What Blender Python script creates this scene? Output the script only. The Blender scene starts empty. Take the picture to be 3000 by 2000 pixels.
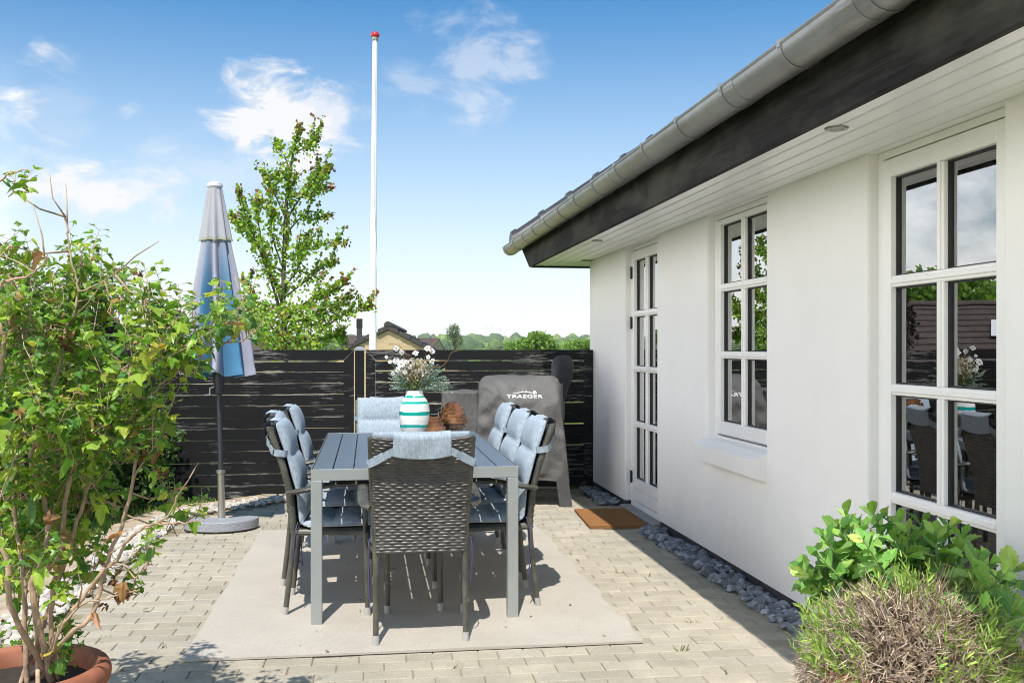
import bpy, math, random
import numpy as np
from mathutils import Vector, Matrix, noise as mnoise

random.seed(7); np.random.seed(7)
R = math.radians
D = bpy.data
SC = bpy.context.scene
COL = SC.collection
H = 1.33            # camera height
F = 2934.0          # focal length in photo pixels
TH = R(8.18)        # the house and the table are turned this far to the left of the view
CT, ST = math.cos(TH), math.sin(TH)

def W(a, t, z=0.0):                    # house frame -> world
    return Vector((a*CT - t*ST, a*ST + t*CT, z))
def P(px, py, y):                      # photo pixel at distance y -> world
    return Vector(((px-1500)*y/F, y, H-(py-1017)*y/F))
def G(px, py, z=0.0):
    y = F*(H-z)/(py-1017)
    return Vector(((px-1500)*y/F, y, z))
def U(a, b): return random.uniform(a, b)

# ------------------------------------------------------------------ mesh builder
class MB:
    def __init__(s): s.v=[]; s.f=[]; s.c=[]; s.cur=(1,1,1,1)
    def add(s, vs, fs, col=None):
        n=len(s.v); s.v.extend([tuple(p) for p in vs]); c=col or s.cur
        s.c.extend([c]*len(vs)); s.f.extend([tuple(i+n for i in f) for f in fs])
        return n
    def box(s, x0,x1,y0,y1,z0,z1, col=None, M=None):
        vs=[(x0,y0,z0),(x1,y0,z0),(x1,y1,z0),(x0,y1,z0),(x0,y0,z1),(x1,y0,z1),(x1,y1,z1),(x0,y1,z1)]
        if M is not None: vs=[M@Vector(p) for p in vs]
        s.add(vs,[(3,2,1,0),(4,5,6,7),(0,1,5,4),(1,2,6,5),(2,3,7,6),(3,0,4,7)],col)
    def bbox(s, x0,x1,y0,y1,z0,z1,b=.004,col=None,M=None):   # box with chamfered edges
        vs=[];idx={}
        for i,(x,sx) in enumerate(((x0,1),(x1,-1))):
            for j,(y,sy) in enumerate(((y0,1),(y1,-1))):
                for k,(z,sz) in enumerate(((z0,1),(z1,-1))):
                    for ax in range(3):
                        p=[x+sx*b,y+sy*b,z+sz*b]; p[ax]=(x,y,z)[ax]
                        idx[(i,j,k,ax)]=len(vs); vs.append(tuple(p))
        f=[]
        I=lambda i,j,k,a: idx[(i,j,k,a)]
        for i in (0,1):
            q=[I(i,0,0,0),I(i,1,0,0),I(i,1,1,0),I(i,0,1,0)]; f.append(q if i else q[::-1])
            q=[I(0,i,0,1),I(0,i,1,1),I(1,i,1,1),I(1,i,0,1)]; f.append(q if i else q[::-1])
            q=[I(0,0,i,2),I(1,0,i,2),I(1,1,i,2),I(0,1,i,2)]; f.append(q if i else q[::-1])
        for i in (0,1):
            for j in (0,1):
                o=(i+j)%2
                q=[I(i,j,0,0),I(i,j,1,0),I(i,j,1,1),I(i,j,0,1)]; f.append(q if o else q[::-1])
                q=[I(i,0,j,0),I(i,0,j,2),I(i,1,j,2),I(i,1,j,0)]; f.append(q if o else q[::-1])
                q=[I(0,i,j,1),I(1,i,j,1),I(1,i,j,2),I(0,i,j,2)]; f.append(q if o else q[::-1])
                for k in (0,1):
                    q=[I(i,j,k,0),I(i,j,k,1),I(i,j,k,2)]; f.append(q if (i+j+k)%2 else q[::-1])
        if M is not None: vs=[M@Vector(p) for p in vs]
        s.add(vs,f,col)
    def tube(s, path, rad, n=8, col=None, cap=True):
        path=[Vector(p) for p in path]
        if not hasattr(rad,'__len__'): rad=[rad]*len(path)
        up=None; rings=[]; N=len(s.v); vs=[]
        for i,p in enumerate(path):
            t=(path[min(i+1,len(path)-1)]-path[max(i-1,0)])
            if t.length<1e-9: t=Vector((0,0,1))
            t.normalize()
            if up is None:
                up=Vector((0,0,1)) if abs(t.z)<.9 else Vector((1,0,0))
            x=up.cross(t)
            if x.length<1e-6: x=Vector((1,0,0)).cross(t)
            x.normalize(); up=t.cross(x)
            for k in range(n):
                a=2*math.pi*k/n
                vs.append(p+(x*math.cos(a)+up*math.sin(a))*rad[i])
        fs=[]
        for i in range(len(path)-1):
            for k in range(n):
                k2=(k+1)%n
                fs.append((i*n+k,i*n+k2,(i+1)*n+k2,(i+1)*n+k))
        if cap:
            fs.append(tuple(range(n-1,-1,-1))); fs.append(tuple((len(path)-1)*n+k for k in range(n)))
        s.add(vs,fs,col)
    def sweep(s, path, prof, up=(0,0,1), col=None, cap=True):   # prof: closed (side, up) points
        path=[Vector(p) for p in path]; up0=Vector(up); n=len(prof); vs=[]
        for i,p in enumerate(path):
            t=(path[min(i+1,len(path)-1)]-path[max(i-1,0)]).normalized()
            x=t.cross(up0).normalized(); u=x.cross(t)
            for (q,w) in prof: vs.append(p+x*q+u*w)
        fs=[]
        for i in range(len(path)-1):
            for k in range(n):
                k2=(k+1)%n
                fs.append((i*n+k,i*n+k2,(i+1)*n+k2,(i+1)*n+k))
        if cap:
            fs.append(tuple(range(n-1,-1,-1))); fs.append(tuple((len(path)-1)*n+k for k in range(n)))
        s.add(vs,fs,col)
    def lathe(s, prof, n=32, c=(0,0,0), fn=None, colfn=None):
        vs=[];cols=[]
        for j,(r,z) in enumerate(prof):
            for k in range(n):
                a=2*math.pi*k/n; rr=fn(r,z,a) if fn else r
                vs.append((c[0]+rr*math.cos(a),c[1]+rr*math.sin(a),c[2]+z))
                cols.append(colfn(j,a) if colfn else s.cur)
        fs=[(j*n+k,j*n+(k+1)%n,(j+1)*n+(k+1)%n,(j+1)*n+k) for j in range(len(prof)-1) for k in range(n)]
        N=s.add(vs,fs); s.c[N:]=cols
    def prism(s, poly, ax0, ax1, axis=2, col=None):            # poly in the two other axes
        def mk(p,w):
            q=list(p); q.insert(axis,w); return tuple(q)
        n=len(poly); vs=[mk(p,ax0) for p in poly]+[mk(p,ax1) for p in poly]
        fs=[tuple(range(n-1,-1,-1)),tuple(range(n,2*n))]+[(k,(k+1)%n,n+(k+1)%n,n+k) for k in range(n)]
        s.add(vs,fs,col)
    def grid(s, fn, nu, nv, colfn=None, flip=False):
        vs=[fn(i/nu,j/nv) for j in range(nv+1) for i in range(nu+1)]
        w=nu+1
        fs=[(j*w+i,j*w+i+1,(j+1)*w+i+1,(j+1)*w+i) for j in range(nv) for i in range(nu)]
        if flip: fs=[f[::-1] for f in fs]
        N=s.add(vs,fs)
        if colfn: s.c[N:]=[colfn(i/nu,j/nv) for j in range(nv+1) for i in range(nu+1)]
    def rock(s, c, r, col=None, sq=.7):
        vs=[];th=U(0,6.28);ca,sa=math.cos(th),math.sin(th);sx,sy,sz=U(.75,1.25),U(.6,1),sq*U(.7,1.2)
        off=Vector((U(0,99),U(0,99),U(0,99)))
        tilt=U(-.5,.5)
        for p in ICO_V:
            p=Vector(p); k=1+.55*mnoise.noise(p*1.3+off)
            x,y,z=p.x*sx*k,p.y*sy*k,p.z*sz*k
            z,y=z*math.cos(tilt)-y*math.sin(tilt),z*math.sin(tilt)+y*math.cos(tilt)
            vs.append((c[0]+(x*ca-y*sa)*r,c[1]+(x*sa+y*ca)*r,c[2]+z*r))
        s.add(vs,ICO_F,col)
    def build(s, name, mat, parent=None, smooth=False, off=None, recalc=False):
        me=D.meshes.new(name)
        vs=s.v
        if off is not None:
            vs=[(p[0]+off[0],p[1]+off[1],p[2]+off[2]) for p in vs]
        me.from_pydata(vs,[],s.f)
        at=me.color_attributes.new('Col','FLOAT_COLOR','POINT')
        at.data.foreach_set('color',np.array(s.c,dtype=np.float32).ravel())
        if smooth:
            me.polygons.foreach_set('use_smooth',[True]*len(me.polygons))
            if smooth!=True: 
                try: me.set_sharp_from_angle(angle=R(smooth))
                except Exception: pass
        me.materials.append(mat); me.update()
        if recalc:
            import bmesh
            b=bmesh.new(); b.from_mesh(me); bmesh.ops.recalc_face_normals(b,faces=b.faces); b.to_mesh(me); b.free()
        o=D.objects.new(name,me); COL.objects.link(o)
        if parent: o.parent=parent
        return o

def _ico():
    import bmesh
    b=bmesh.new(); bmesh.ops.create_icosphere(b,subdivisions=2,radius=1)
    v=[tuple(x.co) for x in b.verts]; f=[tuple(x.index for x in q.verts) for q in b.faces]; b.free(); return v,f
ICO_V,ICO_F=_ico()

def tag(o,label=None,cat=None,group=None,kind=None):
    if label: o['label']=label
    if cat: o['category']=cat
    if group: o['group']=group
    if kind: o['kind']=kind
    return o
def thing(name,label,cat,loc=(0,0,0),rz=0,group=None):
    o=D.objects.new(name,None); COL.objects.link(o); o.location=loc; o.rotation_euler=(0,0,rz)
    o.empty_display_size=.1
    return tag(o,label,cat,group)
def copy_tree(o,parent=None):
    c=o.copy(); COL.objects.link(c)
    if parent: c.parent=parent
    for ch in [x for x in D.objects if x.parent==o]: copy_tree(ch,c)
    return c

# ------------------------------------------------------------------ materials
class NT:
    def __init__(s,name):
        s.m=D.materials.new(name); s.m.use_nodes=True; s.n=s.m.node_tree.nodes; s.l=s.m.node_tree.links
        s.b=s.n['Principled BSDF']; s.out=s.n['Material Output']; s.tc=s.n.new('ShaderNodeTexCoord')
    def N(s,t,**k):
        x=s.n.new(t)
        for a,b in k.items(): setattr(x,a,b)
        return x
    def L(s,a,b): s.l.new(a,b)
    def map(s,scale=(1,1,1),co='Object',rot=(0,0,0)):
        m=s.N('ShaderNodeMapping'); m.inputs['Scale'].default_value=scale; m.inputs['Rotation'].default_value=rot
        s.L(s.tc.outputs[co],m.inputs['Vector']); return m.outputs[0]
    def noise(s,scale,detail=4,rough=.6,vec=None,dist=0):
        x=s.N('ShaderNodeTexNoise'); x.inputs['Scale'].default_value=scale; x.inputs['Detail'].default_value=detail
        x.inputs['Roughness'].default_value=rough; x.inputs['Distortion'].default_value=dist
        s.L(vec or s.tc.outputs['Object'],x.inputs['Vector']); return x.outputs['Fac']
    def ramp(s,fac,stops,interp='LINEAR'):
        r=s.N('ShaderNodeValToRGB'); r.color_ramp.interpolation=interp
        e=r.color_ramp.elements
        while len(e)<len(stops): e.new(.5)
        for q,(p,c) in zip(e,stops):
            q.position=p; q.color=(c,c,c,1) if not hasattr(c,'__len__') else tuple(c)+(1,)
        s.L(fac,r.inputs['Fac']); return r.outputs['Color']
    def mix(s,fac,a,b,mode='MIX'):
        x=s.N('ShaderNodeMix',data_type='RGBA',blend_type=mode)
        for i,v in ((0,fac),(6,a),(7,b)):
            if isinstance(v,(int,float)): x.inputs[i].default_value=v
            elif hasattr(v,'__len__') and not hasattr(v,'links'): x.inputs[i].default_value=tuple(v)+(1,)*(4-len(v))
            else: s.L(v,x.inputs[i])
        return x.outputs[2]
    def math(s,op,a,b=0.0,clamp=False):
        x=s.N('ShaderNodeMath',operation=op,use_clamp=clamp)
        for i,v in ((0,a),(1,b)):
            if isinstance(v,(int,float)): x.inputs[i].default_value=v
            else: s.L(v,x.inputs[i])
        return x.outputs[0]
    def attr(s,name='Col'):
        x=s.N('ShaderNodeVertexColor'); x.layer_name=name; return x.outputs['Color']
    def base(s,c):
        i=s.b.inputs['Base Color']
        if hasattr(c,'links'): s.L(c,i)
        else: i.default_value=tuple(c)+(1,)
    def set(s,**k):
        nm={'rough':'Roughness','metal':'Metallic','spec':'Specular IOR Level','trans':'Transmission Weight','ior':'IOR','coat':'Coat Weight','sheen':'Sheen Weight'}
        for a,v in k.items():
            i=s.b.inputs[nm[a]]
            if hasattr(v,'links'): s.L(v,i)
            else: i.default_value=v
    def bump(s,h,strength=.3,dist=.01):
        x=s.N('ShaderNodeBump'); x.inputs['Strength'].default_value=strength; x.inputs['Distance'].default_value=dist
        s.L(h,x.inputs['Height']); s.L(x.outputs[0],s.b.inputs['Normal'])

def simple(name,c,rough=.6,metal=0,var=.12,scale=8,bump=0,bs=60,spec=.5):
    m=NT(name); n=m.noise(scale,5)
    c2=tuple(x*(1-var*1.6) for x in c); c1=tuple(min(1,x*(1+var)) for x in c)
    m.base(m.ramp(n,[(.3,c2),(.7,c1)])); m.set(rough=rough,metal=metal,spec=spec)
    if bump: m.bump(m.noise(bs,4),bump,.004)
    return m.m

def foliage(name,trans=.35,rough=.5,vein=0):
    m=NT(name); c=m.attr()
    n=m.noise(35,3); c=m.mix(.5,c,m.ramp(n,[(.3,.6),(.7,1.0)]),'MULTIPLY')
    m.base(c); m.set(rough=rough,spec=.4)
    t=m.N('ShaderNodeBsdfTranslucent'); m.L(m.mix(1,c,(1.25,1.3,.7),'MULTIPLY'),t.inputs['Color'])
    x=m.N('ShaderNodeMixShader'); x.inputs[0].default_value=trans
    m.L(m.b.outputs[0],x.inputs[1]); m.L(t.outputs[0],x.inputs[2]); m.L(x.outputs[0],m.out.inputs['Surface'])
    return m.m

M={}
def mk_paver():
    m=NT('paver'); a=m.attr()
    sep=m.N('ShaderNodeSeparateColor'); m.L(a,sep.inputs[0]); r=sep.outputs[0]
    c=m.ramp(r,[(0,(.365,.325,.255)),(.4,(.41,.366,.285)),(.75,(.45,.40,.315)),(1,(.40,.365,.305))])
    n=m.noise(6,5); c=m.mix(.55,c,m.ramp(n,[(.3,.70),(.65,1.08)]),'MULTIPLY')
    f=m.noise(115,3); c=m.mix(m.ramp(f,[(.60,0),(.68,.65)]),c,(.66,.62,.54))
    g=m.noise(95,3,vec=m.map((1,1,1.3))); c=m.mix(m.ramp(g,[(.61,0),(.69,.65)]),c,(.17,.14,.10))
    st=m.noise(1.1,6,.65); c=m.mix(m.ramp(st,[(.35,.45),(.6,0)]),c,(.23,.21,.16))
    m.base(c); m.set(rough=.9,spec=.25); m.bump(m.noise(120,4),.6,.005); return m.m
M['paver']=mk_paver()
def mk_joint():
    m=NT('joint_sand'); n=m.noise(5,5); c=m.ramp(n,[(.35,(.22,.185,.12)),(.6,(.30,.25,.17)),(.72,(.17,.19,.07))])
    m.base(c); m.set(rough=1,spec=.1); m.bump(m.noise(200,3),.5,.003); return m.m
M['joint']=mk_joint()
def mk_rug():
    m=NT('woven_rug')
    w1=m.N('ShaderNodeTexWave',wave_type='BANDS',bands_direction='X'); w1.inputs['Scale'].default_value=75; w1.inputs['Distortion'].default_value=2.2; w1.inputs['Detail'].default_value=2
    w2=m.N('ShaderNodeTexWave',wave_type='BANDS',bands_direction='Y'); w2.inputs['Scale'].default_value=75; w2.inputs['Distortion'].default_value=2.2; w2.inputs['Detail'].default_value=2
    for w in (w1,w2): m.L(m.tc.outputs['Object'],w.inputs['Vector'])
    h=m.math('MULTIPLY',w1.outputs['Fac'],w2.outputs['Fac'])
    n=m.noise(2.2,5); n2=m.noise(400,2,vec=m.map((1,.12,1)))
    c=m.mix(m.ramp(n,[(.3,0),(.7,1)]),(.44,.40,.345),(.51,.467,.405))
    c=m.mix(.5,c,m.ramp(n2,[(.3,.6),(.7,1.12)]),'MULTIPLY')
    c=m.mix(.35,c,m.ramp(h,[(0,.7),(.5,1.1)]),'MULTIPLY')
    sp=m.noise(45,1); c=m.mix(m.ramp(sp,[(.80,0),(.83,.7)]),c,(.2,.16,.12))
    m.base(c); m.set(rough=.95,spec=.1); m.bump(h,.35,.002); return m.m
M['rug']=mk_rug()
def mk_plaster():
    m=NT('white_plaster'); n=m.noise(.8,6); c=m.ramp(n,[(.3,(.80,.785,.765)),(.7,(.86,.85,.83))])
    sx=m.N('ShaderNodeSeparateXYZ'); m.L(m.tc.outputs['Object'],sx.inputs[0])
    low=m.math('SUBTRACT',m.math('ADD',.10,m.math('MULTIPLY',m.noise(3,6,.7),.55)),sx.outputs['Z']); low=m.ramp(low,[(0,0),(.25,.30)])
    st=m.noise(2.2,6,.65,vec=m.map((1,3,.35))); c=m.mix(m.ramp(st,[(.55,0),(.8,.07)]),c,(.60,.57,.52)); c=m.mix(low,c,(.55,.52,.46))
    m.base(c); m.set(rough=.85,spec=.2); m.bump(m.math('ADD',m.noise(90,4,.7),m.math('MULTIPLY',m.noise(7,4),.25)),.26,.005); return m.m
M['plaster']=mk_plaster()
M['whitepaint']=simple('white_paint',(.84,.83,.81),.35,0,.02,3)
M['soffit']=simple('soffit_paint',(.86,.86,.87),.3,0,.03,2)
M['plinth']=simple('plinth_tar',(.055,.055,.062),.85,0,.25,9,.3)
M['concrete']=simple('concrete',(.30,.29,.28),.9,0,.15,8,.25,120)
M['gasket']=simple('dark_gasket',(.015,.015,.017),.5)
def mk_blackwood(name,dark,grain,gs=1.0,edge=True,amount=.62):
    m=NT(name)
    v=m.map((gs,9*gs,9*gs)); n=m.noise(1.6,8,.75,vec=v,dist=.8)
    v2=m.map((2.2,95,95)); n2=m.noise(2,6,.7,vec=v2)
    big=m.noise(1.1,3)
    s=m.math('MULTIPLY',n,n2); s=m.math('MULTIPLY',s,m.ramp(big,[(.35,.7),(.65,1.25)]))
    if edge:
        a=m.attr(); sep=m.N('ShaderNodeSeparateColor'); m.L(a,sep.inputs[0])
        s=m.math('ADD',s,m.math('MULTIPLY',sep.outputs[1],m.math('MULTIPLY',m.noise(5,5,.7,vec=m.map((1,6,6))),.20)))
    wear=m.ramp(s,[(amount*.58,0),(amount*.64,.9),(1,1)])
    c=m.mix(m.noise(3,4),dark,tuple(x*2.2+.004 for x in dark))
    c=m.mix(wear,c,grain); m.base(c); m.set(rough=.75,spec=.18)
    m.bump(m.noise(2,6,.7,vec=m.map((4,80,80))),.35,.004); return m.m
M['fence']=mk_blackwood('black_weathered_wood',(.006,.006,.0065),(.25,.245,.235),amount=.55)
M['frail']=mk_blackwood('black_rail_wood',(.006,.006,.0065),(.30,.29,.27),amount=.545)
def mk_fascia():
    m=NT('black_fascia'); v=m.map((30,1.2,30)); n=m.noise(2,7,.7,vec=v,dist=.6)
    k=m.noise(1.3,4,.6,vec=m.map((4,1.2,3)))
    c=m.mix(m.ramp(n,[(.35,0),(.7,1)]),(.006,.006,.006),(.028,.027,.025))
    c=m.mix(m.ramp(k,[(.46,0),(.68,.7)]),c,(.075,.072,.060)); m.base(c); m.set(rough=.75,spec=.15)
    m.bump(n,.3,.004); return m.m
M['fascia']=mk_fascia()
def mk_zinc():
    m=NT('aged_zinc'); n=m.noise(4,6,.65); st=m.noise(1.2,6,.7,vec=m.map((6,.6,6))); c=m.ramp(n,[(.3,(.28,.285,.295)),(.7,(.40,.405,.415))]); c=m.mix(m.ramp(st,[(.5,0),(.68,.5)]),c,(.22,.20,.17))
    m.base(c); m.set(rough=.36,metal=.55,spec=.5); m.bump(m.noise(60,3),.06,.003); return m.m
M['zinc']=mk_zinc()
M['tile']=simple('roof_tile',(.045,.045,.047),.4,0,.2,12,.1)
def mk_glass():
    m=NT('window_glass'); tr=m.N('ShaderNodeBsdfTransparent'); tr.inputs[0].default_value=(.72,.76,.74,1)
    gl=m.N('ShaderNodeBsdfGlossy'); gl.inputs['Roughness'].default_value=.0; gl.inputs['Color'].default_value=(1,1,1,1)
    fr=m.N('ShaderNodeFresnel'); fr.inputs['IOR'].default_value=2.2
    bp=m.N('ShaderNodeBump'); bp.inputs['Strength'].default_value=.02; bp.inputs['Distance'].default_value=.02
    m.L(m.noise(2.5,1),bp.inputs['Height']); m.L(bp.outputs[0],gl.inputs['Normal'])
    x=m.N('ShaderNodeMixShader'); m.L(m.math('MULTIPLY',fr.outputs[0],2.3,True),x.inputs[0])
    m.L(tr.outputs[0],x.inputs[1]); m.L(gl.outputs[0],x.inputs[2]); m.L(x.outputs[0],m.out.inputs['Surface']); return m.m
M['glass']=mk_glass()
M['room']=simple('room_paint',(.34,.335,.32),.8)
M['curtain']=simple('curtain_cloth',(.36,.36,.34),.9,0,.1,20)
def mk_wicker():
    m=NT('dark_wicker'); n=m.noise(18,4); c=m.ramp(n,[(.3,(.050,.045,.040)),(.7,(.11,.10,.088))])
    m.base(c); m.set(rough=.40,spec=.55); m.bump(m.noise(140,2,vec=m.map((.3,1,1))),.12,.002); return m.m
M['wicker']=mk_wicker()
def mk_wrap():
    m=NT('wrapped_wicker'); n=m.noise(9,4); c=m.ramp(n,[(.35,(.045,.042,.034)),(.65,(.10,.098,.075))])
    w=m.N('ShaderNodeTexWave',wave_type='BANDS',bands_direction='Z'); w.inputs['Scale'].default_value=34; w.inputs['Distortion'].default_value=.6
    m.L(m.tc.outputs['Object'],w.inputs['Vector'])
    m.base(m.mix(.4,c,m.ramp(w.outputs['Fac'],[(0,.6),(.4,1.1)]),'MULTIPLY')); m.set(rough=.42,spec=.5); m.bump(w.outputs['Fac'],.35,.002); return m.m
M['wrap']=mk_wrap()
M['legcap']=simple('grey_foot_cap',(.40,.385,.36),.5)
def mk_fabric(name,c):
    m=NT(name)
    n=m.noise(150,3,.7,vec=m.map((1,.25,.25))); n2=m.noise(150,3,.7,vec=m.map((.2,1,1))); n3=m.noise(3,4)
    k=m.mix(.6,c,m.ramp(n,[(.3,.5),(.7,1.2)]),'MULTIPLY'); k=m.mix(.5,k,m.ramp(n2,[(.3,.75),(.7,1.1)]),'MULTIPLY')
    k=m.mix(.4,k,m.ramp(n3,[(.3,.85),(.7,1.05)]),'MULTIPLY')
    m.base(k); m.set(rough=.95,spec=.15); m.bump(m.math('ADD',n,n2),.25,.002); return m.m
M['fabric']=mk_fabric('blue_cushion_fabric',(.37,.435,.50))
M['strap']=mk_fabric('blue_strap_fabric',(.30,.36,.42))
M['under']=simple('cushion_underside',(.42,.43,.44),.9)
M['cord']=simple('purple_cord',(.07,.06,.17),.7)
M['slat']=simple('slate_slat',(.115,.14,.17),.42,0,.08,30,.12,250)
M['alu']=simple('grey_aluminium',(.34,.355,.345),.42,.35,.05,5)
def mk_granite():
    m=NT('granite'); n=m.noise(170,2); n2=m.noise(320,2)
    c=m.ramp(n,[(.35,(.13,.135,.15)),(.5,(.30,.31,.335)),(.68,(.47,.48,.50))]); c=m.mix(m.ramp(n2,[(.6,0),(.66,.8)]),c,(.05,.05,.055))
    m.base(c); m.set(rough=.6); return m.m
M['granite']=mk_granite()
def mk_canopy():
    m=NT('parasol_cloth'); c=m.attr(); n=m.noise(5,5)
    c=m.mix(.5,c,m.ramp(n,[(.3,.8),(.7,1.08)]),'MULTIPLY'); m.base(c); m.set(rough=.9,spec=.15); m.bump(m.noise(9,4,vec=m.map((1,1,.3))),.3,.02)
    t=m.N('ShaderNodeBsdfTranslucent'); m.L(c,t.inputs['Color'])
    x=m.N('ShaderNodeMixShader'); x.inputs[0].default_value=.15
    m.L(m.b.outputs[0],x.inputs[1]); m.L(t.outputs[0],x.inputs[2]); m.L(x.outputs[0],m.out.inputs['Surface']); return m.m
M['canopy']=mk_canopy()
M['poledark']=simple('dark_pole',(.055,.06,.07),.35,.4)
M['steel']=simple('brushed_steel',(.55,.52,.48),.28,.9,.05,4)
M['capwhite']=simple('white_plastic',(.62,.62,.63),.5)
M['terracotta']=None
def mk_terra():
    m=NT('terracotta'); n=m.noise(6,6,.65); c=m.ramp(n,[(.3,(.21,.075,.042)),(.55,(.33,.125,.07)),(.75,(.43,.21,.14))])
    m.base(c); m.set(rough=.7,spec=.3); m.bump(m.noise(40,5),.2,.005); return m.m
M['terracotta']=mk_terra()
M['soil']=simple('soil',(.035,.025,.018),1,0,.3,30,.6)
M['bark']=simple('shrub_bark',(.43,.30,.20),.85,0,.22,25,.5,90)
M['treebark']=simple('tree_bark',(.11,.085,.06),.9,0,.25,14,.5)
M['leaf']=foliage('shrub_leaf',.38,.36)
M['treeleaf']=foliage('tree_leaf',.35,.5)
M['hedgeleaf']=foliage('hedge_leaf',.28,.5)
M['sedum']=foliage('sedum_leaf',.22,.42)
M['twig']=foliage('dry_twig',.1,.85)
M['shoot']=foliage('green_shoot',.3,.5)
M['grass']=foliage('grass_blade',.3,.6)
M['petal']=foliage('petal',.3,.7)
def mk_pebble(name,a,b):
    m=NT(name); r=m.attr(); n=m.noise(30,5); c=m.ramp(n,[(.3,a),(.7,b)])
    m.base(m.mix(.8,c,r,'MULTIPLY')); m.set(rough=.85,spec=.25); m.bump(m.noise(60,5),.5,.006); return m.m
M['pebblew']=mk_pebble('pale_pebble',(.40,.37,.32),(.60,.57,.52))
M['pebbleg']=mk_pebble('grey_stone',(.10,.108,.122),(.27,.285,.31))
M['edging']=simple('tan_edging_stone',(.42,.33,.235),.95,0,.2,7,.3,150)
def mk_ground():
    m=NT('lawn_ground'); n=m.noise(.35,6); n2=m.noise(30,4)
    c=m.ramp(n,[(.3,(.10,.15,.03)),(.7,(.19,.24,.055))]); c=m.mix(.5,c,m.ramp(n2,[(.3,.6),(.7,1.2)]),'MULTIPLY')
    m.base(c); m.set(rough=1,spec=.1); return m.m
M['ground']=mk_ground()
def mk_coir():
    m=NT('coir_mat'); n=m.noise(300,3); n2=m.noise(9,4)
    c=m.ramp(n,[(.3,(.17,.075,.026)),(.7,(.40,.205,.085))]); c=m.mix(.5,c,m.ramp(n2,[(.3,.8),(.7,1.1)]),'MULTIPLY')
    m.base(c); m.set(rough=1,spec=.05); m.bump(n,.9,.006); return m.m
M['coir']=mk_coir()
def mk_cover():
    m=NT('grill_cover'); n=m.noise(5,5); c=m.ramp(n,[(.3,(.085,.083,.080)),(.7,(.120,.117,.112))])
    m.base(c); m.set(rough=.62,spec=.35); m.bump(m.math('ADD',m.noise(11,5,.6,vec=m.map((1,1,.55)),dist=.9),m.math('MULTIPLY',m.noise(160,3),.06)),.5,.03); return m.m
M['cover']=mk_cover()
M['hood']=simple('black_hood_cloth',(.035,.036,.04),.75,0,.15,10,.4,30)
M['grillmetal']=simple('grill_leg_metal',(.075,.075,.075),.5,.2)
M['logo']=simple('white_print',(.78,.78,.77),.6,0,.02)
def mk_brick():
    m=NT('yellow_brick'); t=m.N('ShaderNodeTexBrick'); t.inputs['Scale'].default_value=1; t.inputs['Brick Width'].default_value=.24; t.inputs['Row Height'].default_value=.068
    t.inputs['Mortar Size'].default_value=.008; t.inputs['Color1'].default_value=(.46,.33,.17,1); t.inputs['Color2'].default_value=(.58,.43,.24,1); t.inputs['Mortar'].default_value=(.42,.36,.27,1)
    m.L(m.map((1,1,1),rot=(R(90),0,0)),t.inputs['Vector'])
    m.base(t.outputs['Color']); m.set(rough=.9); return m.m
M['brick']=mk_brick()
M['rooftar']=simple('dark_roof',(.055,.05,.048),.75,0,.25,6,.3,20)
M['brownroof']=simple('brown_roof',(.085,.06,.05),.75,0,.25,6,.3,20)
M['polewhite']=simple('white_pole',(.86,.86,.85),.28,0,.02)
M['red']=simple('red_knob',(.50,.02,.025),.25,0,.1)
M['postcap']=simple('galvanised_cap',(.42,.44,.46),.4,.5)
M['farwood']=None
def mk_wood():
    m=NT('far_wood'); a=m.attr(); n=m.noise(.35,6,.7); n2=m.noise(.06,4)
    c=m.mix(.75,a,m.ramp(n,[(.32,.35),(.68,1.35)]),'MULTIPLY'); c=m.mix(.4,c,m.ramp(n2,[(.35,(.7,.8,.7)),(.65,(1.2,1.15,.9))]),'MULTIPLY')
    m.base(c); m.set(rough=1,spec=.05); m.bump(n,1,2.0); return m.m
M['farwood']=mk_wood()
def mk_vase():
    m=NT('vase_glaze'); a=m.attr(); n=m.noise(20,4); m.base(m.mix(.25,a,m.ramp(n,[(.3,.8),(.7,1.05)]),'MULTIPLY')); m.set(rough=.12,spec=.55,coat=.3); return m.m
M['vase']=mk_vase()
def mk_amber():
    m=NT('amber_glass'); nz_=m.noise(14,2); m.base(m.ramp(nz_,[(.35,(.16,.062,.022)),(.65,(.42,.19,.075))])); m.set(rough=.07,trans=.30,ior=1.5,coat=1.0); return m.m
M['amber']=mk_amber()
M['turb']=simple('turbine_white',(.75,.76,.78),.5,0,.02)
M['lampsteel']=simple('lamp_steel',(.30,.29,.27),.3,.9,.05)
M['lens']=simple('lamp_lens',(.55,.55,.53),.3)

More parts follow.
